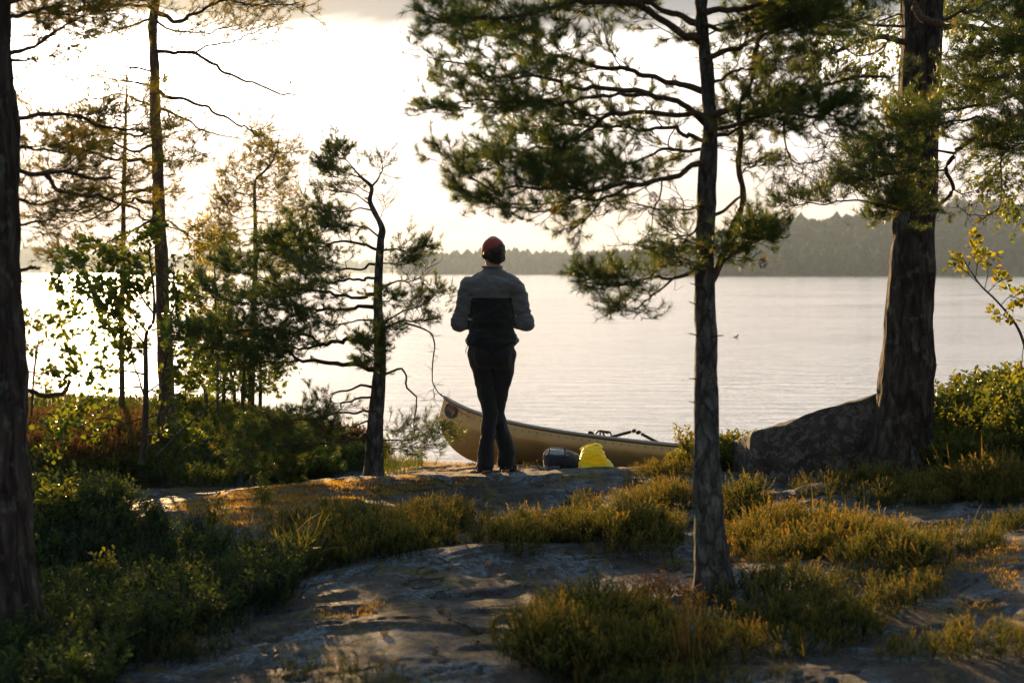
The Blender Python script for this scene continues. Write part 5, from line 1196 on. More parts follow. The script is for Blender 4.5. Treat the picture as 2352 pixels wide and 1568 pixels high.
# paddles lying in the canoe, grips sticking up over the gunwale
M['paddle'] = cloth('black_paddle', (.018, .017, .018), .45, 60, 0)
def paddle(a, b, label):
    a = np.array(a); b = np.array(b); d = (b - a) / np.linalg.norm(b - a); L = 1.35
    r = empty('paddle', tuple(b), label, 'paddle', 'paddles in the canoe')
    P = np.array([b + d * -L * f_ for f_ in np.linspace(0, 1, 12)]); V, q, _ = tubes(P[None], np.full((1, 12), .014), 8); mesh_obj('shaft', V, q, M['paddle'], r, smooth=True)
    sd2 = nrm(np.cross(d, [0, 0, 1.0])); P = np.array([b + sd2 * x_ + d * .03 for x_ in (-.035, -.03, 0, .03, .035)]); V, q, _ = tubes(P[None], np.array([[.004, .016, .019, .016, .004]]), 8); mesh_obj('grip', V, q, M['paddle'], r, smooth=True)
    c_ = b - d * L; up = np.cross(sd2, d); V = []
    ss = np.linspace(0, 1, 11); wd = [.02, .055, .08, .09, .095, .097, .096, .092, .082, .06, .02]
    for lay in (1, -1):
        for s_, w_ in zip(ss, wd): V += [c_ - d * .45 * s_ - sd2 * w_, c_ - d * .45 * s_ + up * .010 * lay, c_ - d * .45 * s_ + sd2 * w_]
    Q = [(l_ * 33 + 3 * i + j, l_ * 33 + 3 * i + j + 1, l_ * 33 + 3 * i + j + 4, l_ * 33 + 3 * i + j + 3) for l_ in (0, 1) for i in range(10) for j in (0, 1)]
    mesh_obj('blade', np.array(V), np.array(Q), M['paddle'], r, smooth=True)
def at_mid(px, py, Y): return U(px, py, Y)
def inside(a, b, L):   # keep the far end of the paddle on the canoe floor
    return a
paddle(at_mid(1330, 1024, 13.05), at_mid(1449, 991, 12.9), 'black paddle grip tilted up out of the canoe, beside the dark strap')
paddle(at_mid(1560, 1042, 12.75), at_mid(1473, 996, 12.9), 'black paddle grip slanting down over the gunwale, nearer the slim pine')
P = [smooth_path(UP(x_, 13.0), 14) for x_ in ([(1368, 996), (1376, 989), (1388, 992), (1398, 995)], [(1378, 1000), (1380, 988), (1386, 996), (1390, 1004)], [(1384, 990), (1400, 992), (1404, 999)])]
V, q, _ = merge([tubes(p[None], np.full((1, len(p)), .009), 6) for p in P]); st = mesh_obj('strap', V, q, M['paddle'], smooth=True); tag(st, 'short tangle of dark strap lying on the canoe gunwale by the paddles', 'strap')
P = smooth_path(UP([(1350, 1001), (1352, 993), (1360, 994), (1364, 1000)], 13.05), 10); V, q, _ = tubes(P[None], np.full((1, len(P)), .014), 6); o = mesh_obj('seat_lug', V - 0, q, M['paddle'], canoe, smooth=True)

# ================================================================== bags
M['bag_dark'] = cloth('navy_bag', (.022, .030, .045), .55, 500, .1); M['bag_grey'] = cloth('grey_blue_panel', (.22, .29, .34), .6, 500, .1); M['bag_trim'] = cloth('pale_trim', (.45, .41, .40), .6, 300, 0)
bz = U(1290, 1079, 11.35)
bag = empty('bag', tuple(bz), 'dark navy bag with a grey-blue top lying on the rock beside the yellow sack', 'bag')
def bp(px, py, dy=0.0): return U(px, py, 11.35 + dy)
S = Soft(bp(1225, 1095, -.28), bp(1350, 1010, .30), .006)
S.limb(bp(1268, 1058), bp(1318, 1060), .070, .064, .03, (1, .7, 1)); S.limb(bp(1262, 1068), bp(1322, 1068), .045, .045, .03, (1, .6, 1))
S.limb(bp(1264, 1046), bp(1300, 1048), .055, .045, .03, (1, .7, 1), 1); S.limb(bp(1300, 1050), bp(1322, 1054), .040, .030, .03, (1, .7, 1))
S.wrinkle(.005, 14, 4); V, Q = S.mesh(); cf = V[Q].mean(1); zt = bp(1280, 1041)[2]; zb = bp(1280, 1066)[2]; xm = bp(1300, 1040)[0]; xb = bp(1284, 1040)[0]
mi = (((cf[:, 2] > zt) & (cf[:, 0] < xm)) | ((cf[:, 2] < zb) & (cf[:, 0] < xb))).astype(int)
mesh_obj('bag_body', V, Q, [M['bag_dark'], M['bag_grey']], bag, smooth=True, midx=mi)
fr = -.118
for pts, r_, nm in (([(1253, 1045), (1262, 1039), (1275, 1041), (1292, 1043), (1306, 1046)], .0035, 'piping'), ([(1247, 1056), (1250, 1040), (1262, 1030), (1278, 1028), (1300, 1033), (1322, 1040), (1332, 1048)], .004, 'piping'), ([(1296, 1028), (1298, 1038), (1297, 1050), (1298, 1074)], .007, 'buckle_strap'), ([(1262, 1031), (1261, 1045), (1262, 1074)], .006, 'buckle_strap'), ([(1246, 1062), (1236, 1056), (1233, 1064), (1238, 1074), (1246, 1078)], .005, 'carry_loop')):
    dy = fr if nm != 'carry_loop' else -.03
    P = smooth_path(np.array([bp(a_, b_, dy if nm == 'buckle_strap' or pts[0][0] == 1253 else -.02) for a_, b_ in pts]), 24); V, q, _ = tubes(P[None], np.full((1, len(P)), r_), 6); mesh_obj(nm, V, q, M['bag_trim'] if nm == 'piping' else M['bag_dark'], bag, smooth=True)
t = NT('yellow_coated_fabric'); v = t.mapping((1, 1, 1)); c = t.ramp(t.noise(v, 9, 4), [(.3, (.64, .66, .02)), (.7, (.78, .80, .04))])
d_ = t.bsdf(c, .35, t.bump(t.math('ADD', t.noise(v, 26, 5, .65, 1.0), t.math('MULTIPLY', t.noise(t.mapping((8, 8, 60)), 1.0, 4, .6, .8), .8)), .8, .02), spec=.5); tr = t.n('ShaderNodeBsdfTranslucent'); tr.inputs['Color'].default_value = (1.0, .86, .03, 1)
mx = t.n('ShaderNodeMixShader', i_0=.3); t.l(d_, mx.inputs[1]); t.l(tr.outputs[0], mx.inputs[2]); M['yellow'] = t.done(mx.outputs[0])
ys = empty('sack', tuple(U(1367, 1083, 11.2)), 'bright yellow waterproof sack slumped on the rock against the canoe', 'sack')
def yp(px, py, dy=0.0): return U(px, py, 11.2 + dy)
S = Soft(yp(1310, 1100, -.28), yp(1425, 1005, .30), .006)
S.limb(yp(1345, 1070), yp(1388, 1073), .058, .062, .04, (1, .75, 1)); S.limb(yp(1356, 1040), yp(1368, 1034), .060, .048, .03, (1, .75, 1)); S.limb(yp(1368, 1036), yp(1390, 1068), .045, .050, .03, (1, .8, 1)); S.limb(yp(1334, 1078), yp(1350, 1072), .018, .04, .02)
S.limb(yp(1350, 1052), yp(1378, 1056), .055, .055, .02, (1, .8, 1)); S.wrinkle(.013, 9, 7, (1, 1, 2.2)); S.wrinkle(.006, 26, 9, (1, 1, 2.8))
V, Q = S.mesh(); mesh_obj('sack_body', V, Q, M['yellow'], ys, smooth=True)
P = smooth_path(np.array([yp(1332, 1032, -.03), yp(1345, 1024, -.03), yp(1362, 1020, -.03), yp(1376, 1024, -.03)]), 14); V, q, _ = tubes(P[None], np.full((1, len(P)), .006), 6); mesh_obj('rolled_rim', V, q, M['yellow'], ys, smooth=True)

# ================================================================== boulder beside the big pine
t = NT('boulder_rock'); v = t.mapping((1, 1, 1)); mid_ = t.noise(v, 4.0, 8, .68, .5); fine_ = t.noise(v, 34, 8, .7)
c = t.ramp(mid_, [(.3, (.022, .020, .018)), (.5, (.052, .049, .046)), (.7, (.11, .105, .10))])
li = t.ramp(t.noise(v, 13, 9, .75, .8), [(.52, (0,)), (.56, (1,))]); c = t.mix(t.math('MULTIPLY', li, .6), c, (.20, .19, .185))
mo_ = t.math('MULTIPLY', t.ramp(t.noise(v, 9, 8, .75), [(.56, (0,)), (.6, (1,))]), .6); c = t.mix(mo_, c, (.07, .06, .022))
M['boulder'] = t.done(t.bsdf(c, .85, t.bump(t.math('ADD', mid_, t.math('MULTIPLY', fine_, .5)), 1.0, .03), spec=.25))
lo = U(1660, 1180, 9.9); hi = U(2260, 880, 12.2)
S = Soft((lo[0], 9.9, -.35), (hi[0] + .1, 12.0, .95), .014)
P3 = S.pts()
def plane(pt, nrm_):
    nn_ = np.array(nrm_, float); nn_ /= np.linalg.norm(nn_); return ((P3 - pt) @ nn_).astype(np.float32)
fl = U(1706, 1040, 10.6); 
# cut block: front-left face, front face, sloping top
ds = [plane(U(1706, 1100, 10.75), (-1, -.12, .08)), plane(U(1735, 1110, 10.6), (-.55, -1, .02)), plane(U(1850, 1110, 10.45), (.05, -1, .10)), plane(U(1850, 955, 10.7), (-.33, .18, 1)), plane(U(2100, 1000, 10.9), (1, 0, .25)), plane(np.array([2.5, 11.25, 0]), (0, 1, .3)), plane(np.array([2, 10, -.3]), (0, 0, -1))]
fd_ = ds[0]
for d2 in ds[1:]:
    k_ = .014; h_ = np.clip(.5 - .5 * (d2 - fd_) / k_, 0, 1); fd_ = d2 * (1 - h_) + fd_ * h_ + k_ * h_ * (1 - h_)
S.F = fd_.astype(np.float32); S.wrinkle(.024, 2.6, 5); S.wrinkle(.010, 7, 15)
m_ = np.abs(S.F) < .09; q_ = P3[m_]; S.F[m_] += (.022 * np.exp(-(np.abs(fbm(q_ * [1, 1, .5], 1.6, 3, 21)) / .02) ** 2) + .004 * fbm(q_, 16, 3, 22)).astype(np.float32)
V, Q = S.mesh(); bo = mesh_obj('boulder', V, Q, M['boulder'], smooth=True); tag(bo, 'big dark angular boulder leaning up against the massive pine trunk', 'boulder')

# small rocks and lake stick
for px, Y, sx, sy, sz, lab in ((1880, 9.55, .16, .10, .06, 'low grey rock at the foot of the boulder'), (2280, 9.7, .20, .12, .09, 'dark rounded rock in the heather beyond the massive pine'), (1700, 6.5, .13, .10, .07, 'grey stone beside the foot of the slim pine'), (1830, 5.9, .20, .14, .07, 'half-buried stone between the heather clumps near the slim pine')):
    p = on_ground(px, Y, 0); S = Soft(p - [sx * 1.4, sy * 1.5, .15], p + [sx * 1.4, sy * 1.5, sz * 1.8], .012); S.ell(p + [0, 0, -.01], (sx, sy, sz)); S.wrinkle(.02, 7, int(px)); V, Q = S.mesh(); o = mesh_obj('rock', V, Q, M['boulder'], smooth=True); tag(o, lab, 'rock', 'loose rocks')
P = [smooth_path(UP(x_, 40.8), 8) for x_ in ([(1682, 776), (1690, 775), (1696, 768)], [(1690, 776), (1688, 773)])]
V, q, _ = merge([tubes(p[None], np.linspace(.03, .02, len(p))[None], 6) for p in P]); V[:, 2] += 0
o = mesh_obj('floating_stick', V, q, M['bark_grey'], smooth=True); tag(o, 'small dark stick poking out of the open water by the slim pine', 'stick')

# ================================================================== low plants
def sprig_t(seed, n=5, leaves_=26, bend=.12):
    """a heather sprig: a woody stem with upright side spikes set with tiny leaves; height 1"""
    r = np.random.default_rng(seed); V = []; Fc = []; T = []
    def spike(p0, d, L, k, t0):
        d = nrm(np.array(d, float)); e = nrm(np.cross(d, r.normal(0, 1, 3))); pts = []
        p = np.array(p0, float); dd = d.copy()
        for i in range(4): pts.append(p.copy()); dd = nrm(dd + e * .10 + np.array([0, 0, .06])); p = p + dd * L / 3
        for i in range(3):
            b = len(V); w = .006 * (1 - i * .25)
            V.extend([pts[i] - e * w, pts[i] + e * w, pts[i+1] + e * w * .7, pts[i+1] - e * w * .7]); T.extend([.05] * 4); Fc.append((b, b+1, b+2, b+3))
        for i in range(k):
            f = (i + r.random()) / k * 3; j = min(2, int(f)); q = pts[j] + (pts[j+1] - pts[j]) * (f - j)
            o = nrm(np.cross(dd, r.normal(0, 1, 3))); y = nrm(dd * .8 + o * .75); x = nrm(np.cross(y, o)) * .011; l = .055 * r.uniform(.7, 1.3); b = len(V)
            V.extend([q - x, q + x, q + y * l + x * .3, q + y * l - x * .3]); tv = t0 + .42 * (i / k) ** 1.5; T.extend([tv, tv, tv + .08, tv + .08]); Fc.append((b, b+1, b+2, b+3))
    spike((0, 0, 0), (r.normal(0, bend), r.normal(0, bend), 1), 1.0, leaves_ + 8, .28)
    for i in range(n):
        h = r.uniform(.15, .62); a = r.uniform(0, 6.28); rr_ = r.uniform(.35, .8); spike((0, 0, h), (math.cos(a) * rr_, math.sin(a) * rr_, 1), r.uniform(.28, .50), leaves_, .25)
    return np.array(V), np.array(Fc), np.clip(np.array(T), 0, 1)
def herb_t(seed, n=16, leaf=.13, wd=.6, branch=3, fold=.15):
    """a small shrub shoot with oval leaves; height 1"""
    r = np.random.default_rng(seed); V = []; Fc = []; T = []; LV, LF = leaf_tmpl(wd, fold)
    def stem(p0, d, L, k):
        p = np.array(p0, float); d = nrm(np.array(d, float)); e = nrm(np.cross(d, [0.3, 1, .2])); pts = [p]
        for i in range(3): d = nrm(d + r.normal(0, .13, 3) + [0, 0, .08]); p = p + d * L / 3; pts.append(p)
        for i in range(3):
            b = len(V); w = .009 * (1 - i * .25); V.extend([pts[i] - e * w, pts[i] + e * w, pts[i+1] + e * w * .7, pts[i+1] - e * w * .7]); T.extend([.1] * 4); Fc.append((b, b+1, b+2, b+3))
        for i in range(k):
            f = (0.15 + .85 * (i + r.random()) / k) * 3; j = min(2, int(f)); q = pts[j] + (pts[j+1] - pts[j]) * (f - j); o = nrm(np.cross(d, r.normal(0, 1, 3)))
            y = nrm(d * .7 + o); z = nrm(np.array([0, 0, 1.]) + r.normal(0, .5, 3)); x = nrm(np.cross(y, z)); z = np.cross(x, y); s_ = leaf * r.uniform(.6, 1.2); b = len(V)
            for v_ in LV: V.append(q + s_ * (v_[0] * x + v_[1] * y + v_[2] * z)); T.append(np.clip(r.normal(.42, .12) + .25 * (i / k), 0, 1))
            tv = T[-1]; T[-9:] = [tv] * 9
            Fc.extend([tuple(b + np.array(f_)) for f_ in LF])
    stem((0, 0, 0), (r.normal(0, .1), r.normal(0, .1), 1), 1, n)
    for i in range(branch):
        a = r.uniform(0, 6.28); stem((0, 0, r.uniform(.2, .6)), (math.cos(a) * .7, math.sin(a) * .7, 1), r.uniform(.3, .5), max(4, n // 2))
    return np.array(V), np.array(Fc), np.array(T)
def blade_t(seed, arc=.5, segs=5, w=.010):
    r = np.random.default_rng(seed); V = []; T = []; z = x = 0.; a = r.uniform(.0, .2)
    for i in range(segs + 1):
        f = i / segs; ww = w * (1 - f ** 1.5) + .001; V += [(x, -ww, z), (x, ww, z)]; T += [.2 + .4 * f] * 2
        x += math.sin(a) / segs; z += math.cos(a) / segs; a += arc * r.uniform(.8, 1.3) * 2 / segs * (0.4 + f)
    return np.array(V), np.array([(2*i, 2*i+1, 2*i+3, 2*i+2) for i in range(segs)]), np.array(T)
SP = [sprig_t(k, 5, 20) for k in range(5)]
HB = [herb_t(k + 20, 26, .085, .6, 5) for k in range(4)]; HBs = [herb_t(k + 30, 16, .12, .5, 3) for k in range(3)]
GB = [blade_t(k + 40, a_) for k, a_ in enumerate((.25, .5, .8, 1.1))]
NB = []
def plant_set(tmpls, x, y, h, tilt=.18, tint=0.0, tv=1.0, wide=1.0, dz=-.015):
    n = len(x); z = gz(x, y) + dz; kind = rng.integers(0, len(tmpls), n); parts = []
    for k, tm in enumerate(tmpls):
        m = kind == k; hh = h[m]
        if m.any(): parts.append(scatter(tm, np.c_[x, y, z][m], np.c_[hh * wide, hh * wide, hh], tilt=np.abs(rng.normal(0, tilt, m.sum())), tint=rng.normal(tint, .10, m.sum()), tv=tv))
    return merge(parts)
def blob_xy(cx, cy, rx, ry, n, seed, edge=.45, rot=0.0):
    """points in an uneven patch, with their nearness to its middle"""
    r = np.random.default_rng(seed); a = r.uniform(0, 6.283, n); q = np.sqrt(r.random(n))
    lim = 1 + edge * fbm(np.c_[np.cos(a) * 1.3, np.sin(a) * 1.3, np.full(n, seed * 1.7)], 1.0, 3, seed)
    X, Y = np.cos(a) * q * lim * rx, np.sin(a) * q * lim * ry
    c_, s_ = math.cos(rot), math.sin(rot)
    return cx + X * c_ - Y * s_, cy + X * s_ + Y * c_, 1 - q ** 2.2
def heather(px, Y, rx, ry, h, label, dens=640, mat='heather', seed=0, tint=0.0, name='heather', cat='heather', rot=0.0, group='heather patches'):
    cx = (px - 1176) / F * Y; rx *= 1.12; ry *= 1.1; n = int(math.pi * rx * ry * dens)
    x, y, f = blob_xy(cx, Y, rx, ry, n, seed + 300, rot=rot)
    lump = .5 + .5 * fbm(np.c_[x, y, x * 0], 3.2, 3, seed); hh = h * .88 * (.42 + .62 * f ** .6) * (.65 + .55 * lump) * rng.uniform(.75, 1.2, len(x))
    old = rng.random(n) < .16; ga = rng.random(n) < .10
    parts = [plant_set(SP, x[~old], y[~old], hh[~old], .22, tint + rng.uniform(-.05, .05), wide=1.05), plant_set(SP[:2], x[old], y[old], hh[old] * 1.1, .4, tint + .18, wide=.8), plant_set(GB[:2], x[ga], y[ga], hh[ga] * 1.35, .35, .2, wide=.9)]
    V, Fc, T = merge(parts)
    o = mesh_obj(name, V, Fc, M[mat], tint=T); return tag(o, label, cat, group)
# (centre column, distance, half width, half depth, height)
heather(800, 8.15, .50, .62, .27, 'dark heather patch below the ridge, nearest the crooked pine', seed=1)
heather(955, 8.5, .24, .50, .24, 'heather thicket just before the bare rock where the man stands', seed=2)
heather(1035, 9.1, .28, .32, .20, 'small rounded heather clump below the man', seed=3)
heather(1200, 8.0, .30, .48, .25, 'heather patch between the rock hollow and the slim pine, its outer end', seed=4)
heather(1330, 8.3, .34, .42, .25, 'wide heather patch in the middle of the rock below the bags', seed=5)
heather(1470, 8.1, .32, .50, .26, 'heather patch touching the slim pine trunk on the canoe side', seed=6)
heather(1330, 9.75, .12, .16, .19, 'little upright heather clump below the yellow sack', seed=7)
heather(1430, 9.5, .30, .28, .18, 'golden low heather band below the yellow sack', seed=8, tint=.12)
heather(1540, 9.4, .26, .34, .20, 'golden heather before the slim pine, next to the canoe end', seed=9, tint=.1)
heather(1690, 8.85, .20, .36, .29, 'heather clump filling the gap between slim pine and boulder', seed=10)
heather(1520, 10.6, .26, .24, .19, 'orange-tipped heather strip against the side of the canoe', seed=11, tint=.15)
heather(1880, 7.8, .42, .58, .29, 'tall bright green heather clump before the boulder', seed=12, tint=.08)
heather(1800, 8.3, .16, .30, .22, 'narrow heather tongue at the near foot of the boulder', seed=13)
heather(2010, 9.5, .42, .34, .22, 'heather bank along the foot of the massive pine', seed=14)
heather(2120, 9.1, .26, .30, .23, 'heather patch just below the massive pine roots', seed=15)
heather(2270, 9.1, .40, .42, .29, 'tall yellow-green heather below the bilberry bank', seed=16, tint=.08)
heather(2150, 7.25, .40, .30, .22, 'long low heather clump beside the mossy rock slab', seed=17, tint=.05)
heather(2060, 6.95, .22, .26, .22, 'heather end nearest the slim pine on the mossy slab', seed=18)
heather(1900, 6.25, .42, .42, .23, 'dark heather mound between the slim pine and the mossy slab', seed=19)
heather(1800, 5.95, .22, .30, .17, 'low shaded heather spreading beside the slim pine foot', seed=20)
heather(1400, 5.80, .36, .50, .27, 'big dark heather mound at the bottom before the slim pine', dens=800, seed=21)
heather(1300, 5.45, .20, .26, .24, 'heather lobe hanging over the pale rock slab', dens=800, seed=22)
heather(1560, 5.75, .26, .30, .22, 'shaded heather right under the slim pine', seed=23)
heather(1540, 6.45, .20, .16, .17, 'reddish dry heather beside the foot of the slim pine', mat='heather_red', seed=24, group=None)
heather(830, 5.22, .17, .14, .13, 'small orange-tipped heather clump at the very bottom of the rock', seed=25, tint=.12)
heather(700, 5.4, .16, .18, .12, 'low dark heather clump below the moss cushions', seed=26)
heather(300, 6.1, .36, .38, .20, 'brownish heather mound in the shaded corner by the old trunk', seed=27, mat='heather_shade', tint=.1)
heather(430, 5.9, .22, .22, .10, 'low shaded heather at the edge of the undergrowth and rock', seed=28)
heather(2240, 5.55, .30, .25, .15, 'low dark heather on the shaded rock in the near corner', seed=29)
heather(130, 12.2, .55, .50, .30, 'rusty brown heather behind the old trunk, by the low grey rock', mat='heather_red', seed=30, group=None)
heather(1560, 5.2, .35, .2, .13, 'thin heather fringe below the dry grass stalks', seed=31)
heather(2340, 7.9, .25, .2, .16, 'small heather tuft at the edge of the rusty moss slope', seed=32)

def shrub(px, Y, rx, ry, h, label, n, tm=None, mat='bilberry', seed=0, tint=0.0, name='bilberry_bush', cat='bush', dz=0.0, wide=.9, group=None, tilt=.22):
    cx = (px - 1176) / F * Y; x, y, f = blob_xy(cx, Y, rx, ry, n, seed + 500, .35)
    hh = h * (.45 + .6 * f ** .6) * rng.uniform(.7, 1.15, n); V, Fc, T = plant_set(tm or HB, x, y, hh, tilt, tint, wide=wide)
    o = mesh_obj(name, V, Fc, M[mat], tint=T); return tag(o, label, cat, group)
# the bilberry bank right of the big pine
shrub(2200, 11.0, .42, .55, .50, 'bilberry bush pressed against the far side of the massive pine', 620, seed=1)
shrub(2300, 11.2, .50, .60, .62, 'tall sunlit bilberry thicket at the edge of the view', 850, seed=2)
shrub(2260, 10.3, .45, .30, .34, 'lower bilberry growth before the tall thicket', 420, seed=3)
shrub(2400, 10.2, .45, .70, .60, 'bilberry thicket running out of the view past the young rowan', 700, seed=4)
shrub(1715, 11.35, .26, .24, .34, 'light yellow-green bush behind the boulder, its low end', 200, seed=5, tint=.12)
shrub(1650, 11.1, .16, .20, .30, 'leafy bush between slim pine and boulder', 120, seed=6, tint=.08)
shrub(1590, 10.9, .16, .18, .24, 'yellow-green bush at the canoe where the slim pine hides it', 110, seed=7, tint=.12)
shrub(1580, 11.0, .05, .05, .42, 'single upright leafy shoot over the canoe gunwale', 4, seed=8, tint=.2)
# undergrowth left of the rock
def stuff(name, label, V, Fc, T, mat):
    o = mesh_obj(name, V, Fc, M[mat], tint=T); return tag(o, label, kind='stuff')
def poly_xy(poly, n, seed, Yr):
    """random ground points whose foot shows inside a polygon of (px, py)"""
    r = np.random.default_rng(seed); out = []
    poly = np.array(poly, float)
    while sum(len(o) for o in out) < n:
        m = n * 3; Y = r.uniform(Yr[0], Yr[1], m); px = r.uniform(poly[:, 0].min(), poly[:, 0].max(), m); x = (px - 1176) / F * Y; z = gz(x, Y)
        c_, s_ = math.cos(TILT), math.sin(TILT); dz = z - CAMZ; f_ = Y * c_ - dz * s_; u_ = Y * s_ + dz * c_; py = 784 - F * u_ / f_; px = 1176 + F * x / f_
        ins = np.zeros(m, bool); j = len(poly) - 1
        for i in range(len(poly)):
            cnd = ((poly[i, 1] > py) != (poly[j, 1] > py)) & (px < (poly[j, 0] - poly[i, 0]) * (py - poly[i, 1]) / (poly[j, 1] - poly[i, 1] + 1e-9) + poly[i, 0]); ins ^= cnd; j = i
        out.append(np.c_[x, Y][ins])
        if len(out) > 40: break
    p = np.concatenate(out)[:n]; return p[:, 0], p[:, 1]
LEFT = [(-200, 1090), (200, 1110), (330, 1200), (440, 1250), (600, 1285), (690, 1320), (690, 1380), (600, 1420), (440, 1470), (300, 1520), (180, 1700), (-300, 1700)]
x, y = poly_xy(LEFT, 1400, 1, (4.9, 11.5)); stuff('undergrowth', 'dense shaded bilberry undergrowth left of the rock', *plant_set(HB + HBs, x, y, rng.uniform(.10, .27, len(x)), .3, -.14, wide=1.1), 'bush')  # lowered tint puts the corner's shade into the leaf colour
x, y = poly_xy(LEFT, 4200, 2, (4.9, 11.5)); stuff('undergrowth', 'shade-coloured dark heather growing through the undergrowth by the old trunk', *plant_set(SP, x, y, rng.uniform(.12, .27, len(x)), .3, -0.05), 'heather_shade')
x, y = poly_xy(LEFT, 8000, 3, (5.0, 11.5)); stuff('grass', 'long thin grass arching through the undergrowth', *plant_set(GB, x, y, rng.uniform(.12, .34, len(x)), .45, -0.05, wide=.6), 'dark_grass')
MIDL = [(60, 985), (300, 985), (480, 985), (700, 985), (860, 1030), (900, 1075), (850, 1085), (640, 1110), (500, 1125), (60, 1110)]
x, y = poly_xy(MIDL, 7000, 4, (11.2, 19)); stuff('grass', 'tall arching grass glowing behind the ridge', *plant_set(GB, x, y, rng.uniform(.10, .28, len(x)), .4, .1, wide=1.0), 'grass')
x, y = poly_xy(MIDL, 2400, 5, (11.2, 19)); stuff('undergrowth', 'low leafy undergrowth behind the mossy ridge', *plant_set(HB, x, y, rng.uniform(.10, .26, len(x)), .25, 0.05, wide=1.0), 'bush')
x, y = poly_xy([(60, 985), (330, 985), (330, 1090), (60, 1110)], 1500, 16, (9.3, 15)); stuff('undergrowth', 'rusty heather and dead stems behind the old trunk', *plant_set(SP, x, y, rng.uniform(.14, .32, len(x)), .25, .1), 'heather_red')
x, y = poly_xy([(50, 925), (350, 935), (640, 940), (660, 985), (60, 1000)], 2200, 6, (12, 21)); stuff('undergrowth', 'backlit low bushes along the far point of the shore', *plant_set(HB + SP[:1], x, y, rng.uniform(.08, .24, len(x)), .25, .1, wide=1.0), 'bush')
shrub(760, 13.6, .58, .45, .33, 'reddish twiggy bush at the water behind the crooked pine', 480, tm=SP + HB[:1], mat='heather_red', seed=11, name='bush', wide=1.1)
shrub(700, 12.6, .4, .4, .26, 'green bush behind the ridge below the low pine boughs', 320, tm=HB, seed=12, name='bush')
shrub(420, 15.5, .5, .5, .26, 'rounded leafy bush below the rowan sapling', 380, tm=HB, seed=13, name='bush', mat='bush')
# ridge and shore turf
x, y = poly_xy([(380, 1165), (560, 1125), (860, 1098), (1000, 1092), (990, 1120), (820, 1150), (640, 1230), (480, 1200)], 24000, 7, (8.3, 11.2)); stuff('moss', 'golden moss carpeting the sunlit side of the ridge', *plant_set([blade_t(60, .6, 2, .09)], x, y, rng.uniform(.010, .030, len(x)), .7, rng.uniform(-.15, .05), dz=-.003), 'moss')
x, y = poly_xy([(900, 1046), (1010, 1049), (1100, 1056), (1240, 1064), (1240, 1080), (1090, 1084), (860, 1092)], 7000, 8, (11.0, 14.4)); stuff('grass', 'short golden grass on the strip of shore beside the canoe', *plant_set(GB[:3], x, y, rng.uniform(.02, .07, len(x)), .5, .2, wide=1.4), 'dry_grass')
x, y = poly_xy([(870, 1060), (980, 1058), (960, 1092), (860, 1100)], 500, 18, (10.8, 13.2)); stuff('grass', 'green grass at the foot of the crooked pine', *plant_set(GB[:3], x, y, rng.uniform(.10, .26, len(x)), .3, .1), 'grass')
x, y = poly_xy([(1660, 1215), (1790, 1215), (1800, 1290), (1660, 1290)], 2500, 9, (7, 9)); stuff('moss', 'yellow moss cushion between the slim pine and the tall heather', *plant_set([blade_t(61, .6, 2, .09)], x, y, rng.uniform(.01, .035, len(x)), .6, .1, dz=-.003), 'moss')
for k, (poly, lab, n) in enumerate((([(2050, 1330), (2352, 1230), (2352, 1400), (2200, 1400)], 'rusty and yellow moss spread over the rock slab near the edge of the view', 4200), ([(760, 1385), (900, 1370), (860, 1410), (700, 1430)], 'small gold moss cushions on the middle of the pale rock', 900), ([(1960, 1450), (2130, 1440), (2180, 1480), (2020, 1500)], 'yellow moss cushions on the shaded rock in the near corner', 700), ([(1050, 1100), (1180, 1100), (1150, 1120), (1040, 1118)], 'thin gold moss line at the man\'s feet', 500))):
    x, y = poly_xy(poly, n, 30 + k, (5.0, 11)); m = fbm(np.c_[x, y, x * 0], 7.0, 3, 4) > .05
    stuff('moss', lab, *plant_set([blade_t(62 + k, .6, 2, .10)], x[m], y[m], rng.uniform(.008, .026, m.sum()), .6, 0.05, dz=-.003), 'moss')
# single plants one can point at
x, y, f = blob_xy((672 - 1176) / F * 7.6, 7.6, .13, .12, 150, 77); V, Fc, T = plant_set(GB[:3], x, y, rng.uniform(.2, .42, len(x)), .28, .2, wide=1.2); tag(mesh_obj('grass_tuft', V, Fc, M['grass'], tint=T), 'bright green grass tuft glowing at the edge of the dark undergrowth', 'grass tuft')
x, y, f = blob_xy((1600 - 1176) / F * 5.45, 5.45, .07, .06, 26, 78); V, Fc, T = plant_set([blade_t(90, .12, 4, .012), blade_t(91, .2, 4, .012)], x, y, rng.uniform(.2, .36, len(x)), .22, .3, wide=1.0); tag(mesh_obj('grass_tuft', V, Fc, M['heather_red'], tint=T), 'stiff reddish dry stalks standing before the slim pine foot', 'grass tuft')
for px, Y, h, lab, n, tm in ((760, 8.7, .26, 'upright leafy sprig standing out at the ridge heather', 5, HBs), (596, 9.0, .26, 'leafy sprig before the golden ridge moss', 4, HBs), (225, 7.6, .42, 'pale leafy shoot in the darkest undergrowth', 8, HBs), (500, 8.6, .30, 'leafy sprig at the low end of the ridge', 5, HBs), (1735, 6.3, .10, 'tiny bright sprig beside the slim pine foot', 8, HB), (130, 8.8, .36, 'leafy shoots beside the old trunk', 12, HBs)):
    shrub(px, Y, .07, .06, h, lab, n, tm=tm, seed=int(px), tint=.1, name='leafy_sprig', cat='plant', tilt=.15)
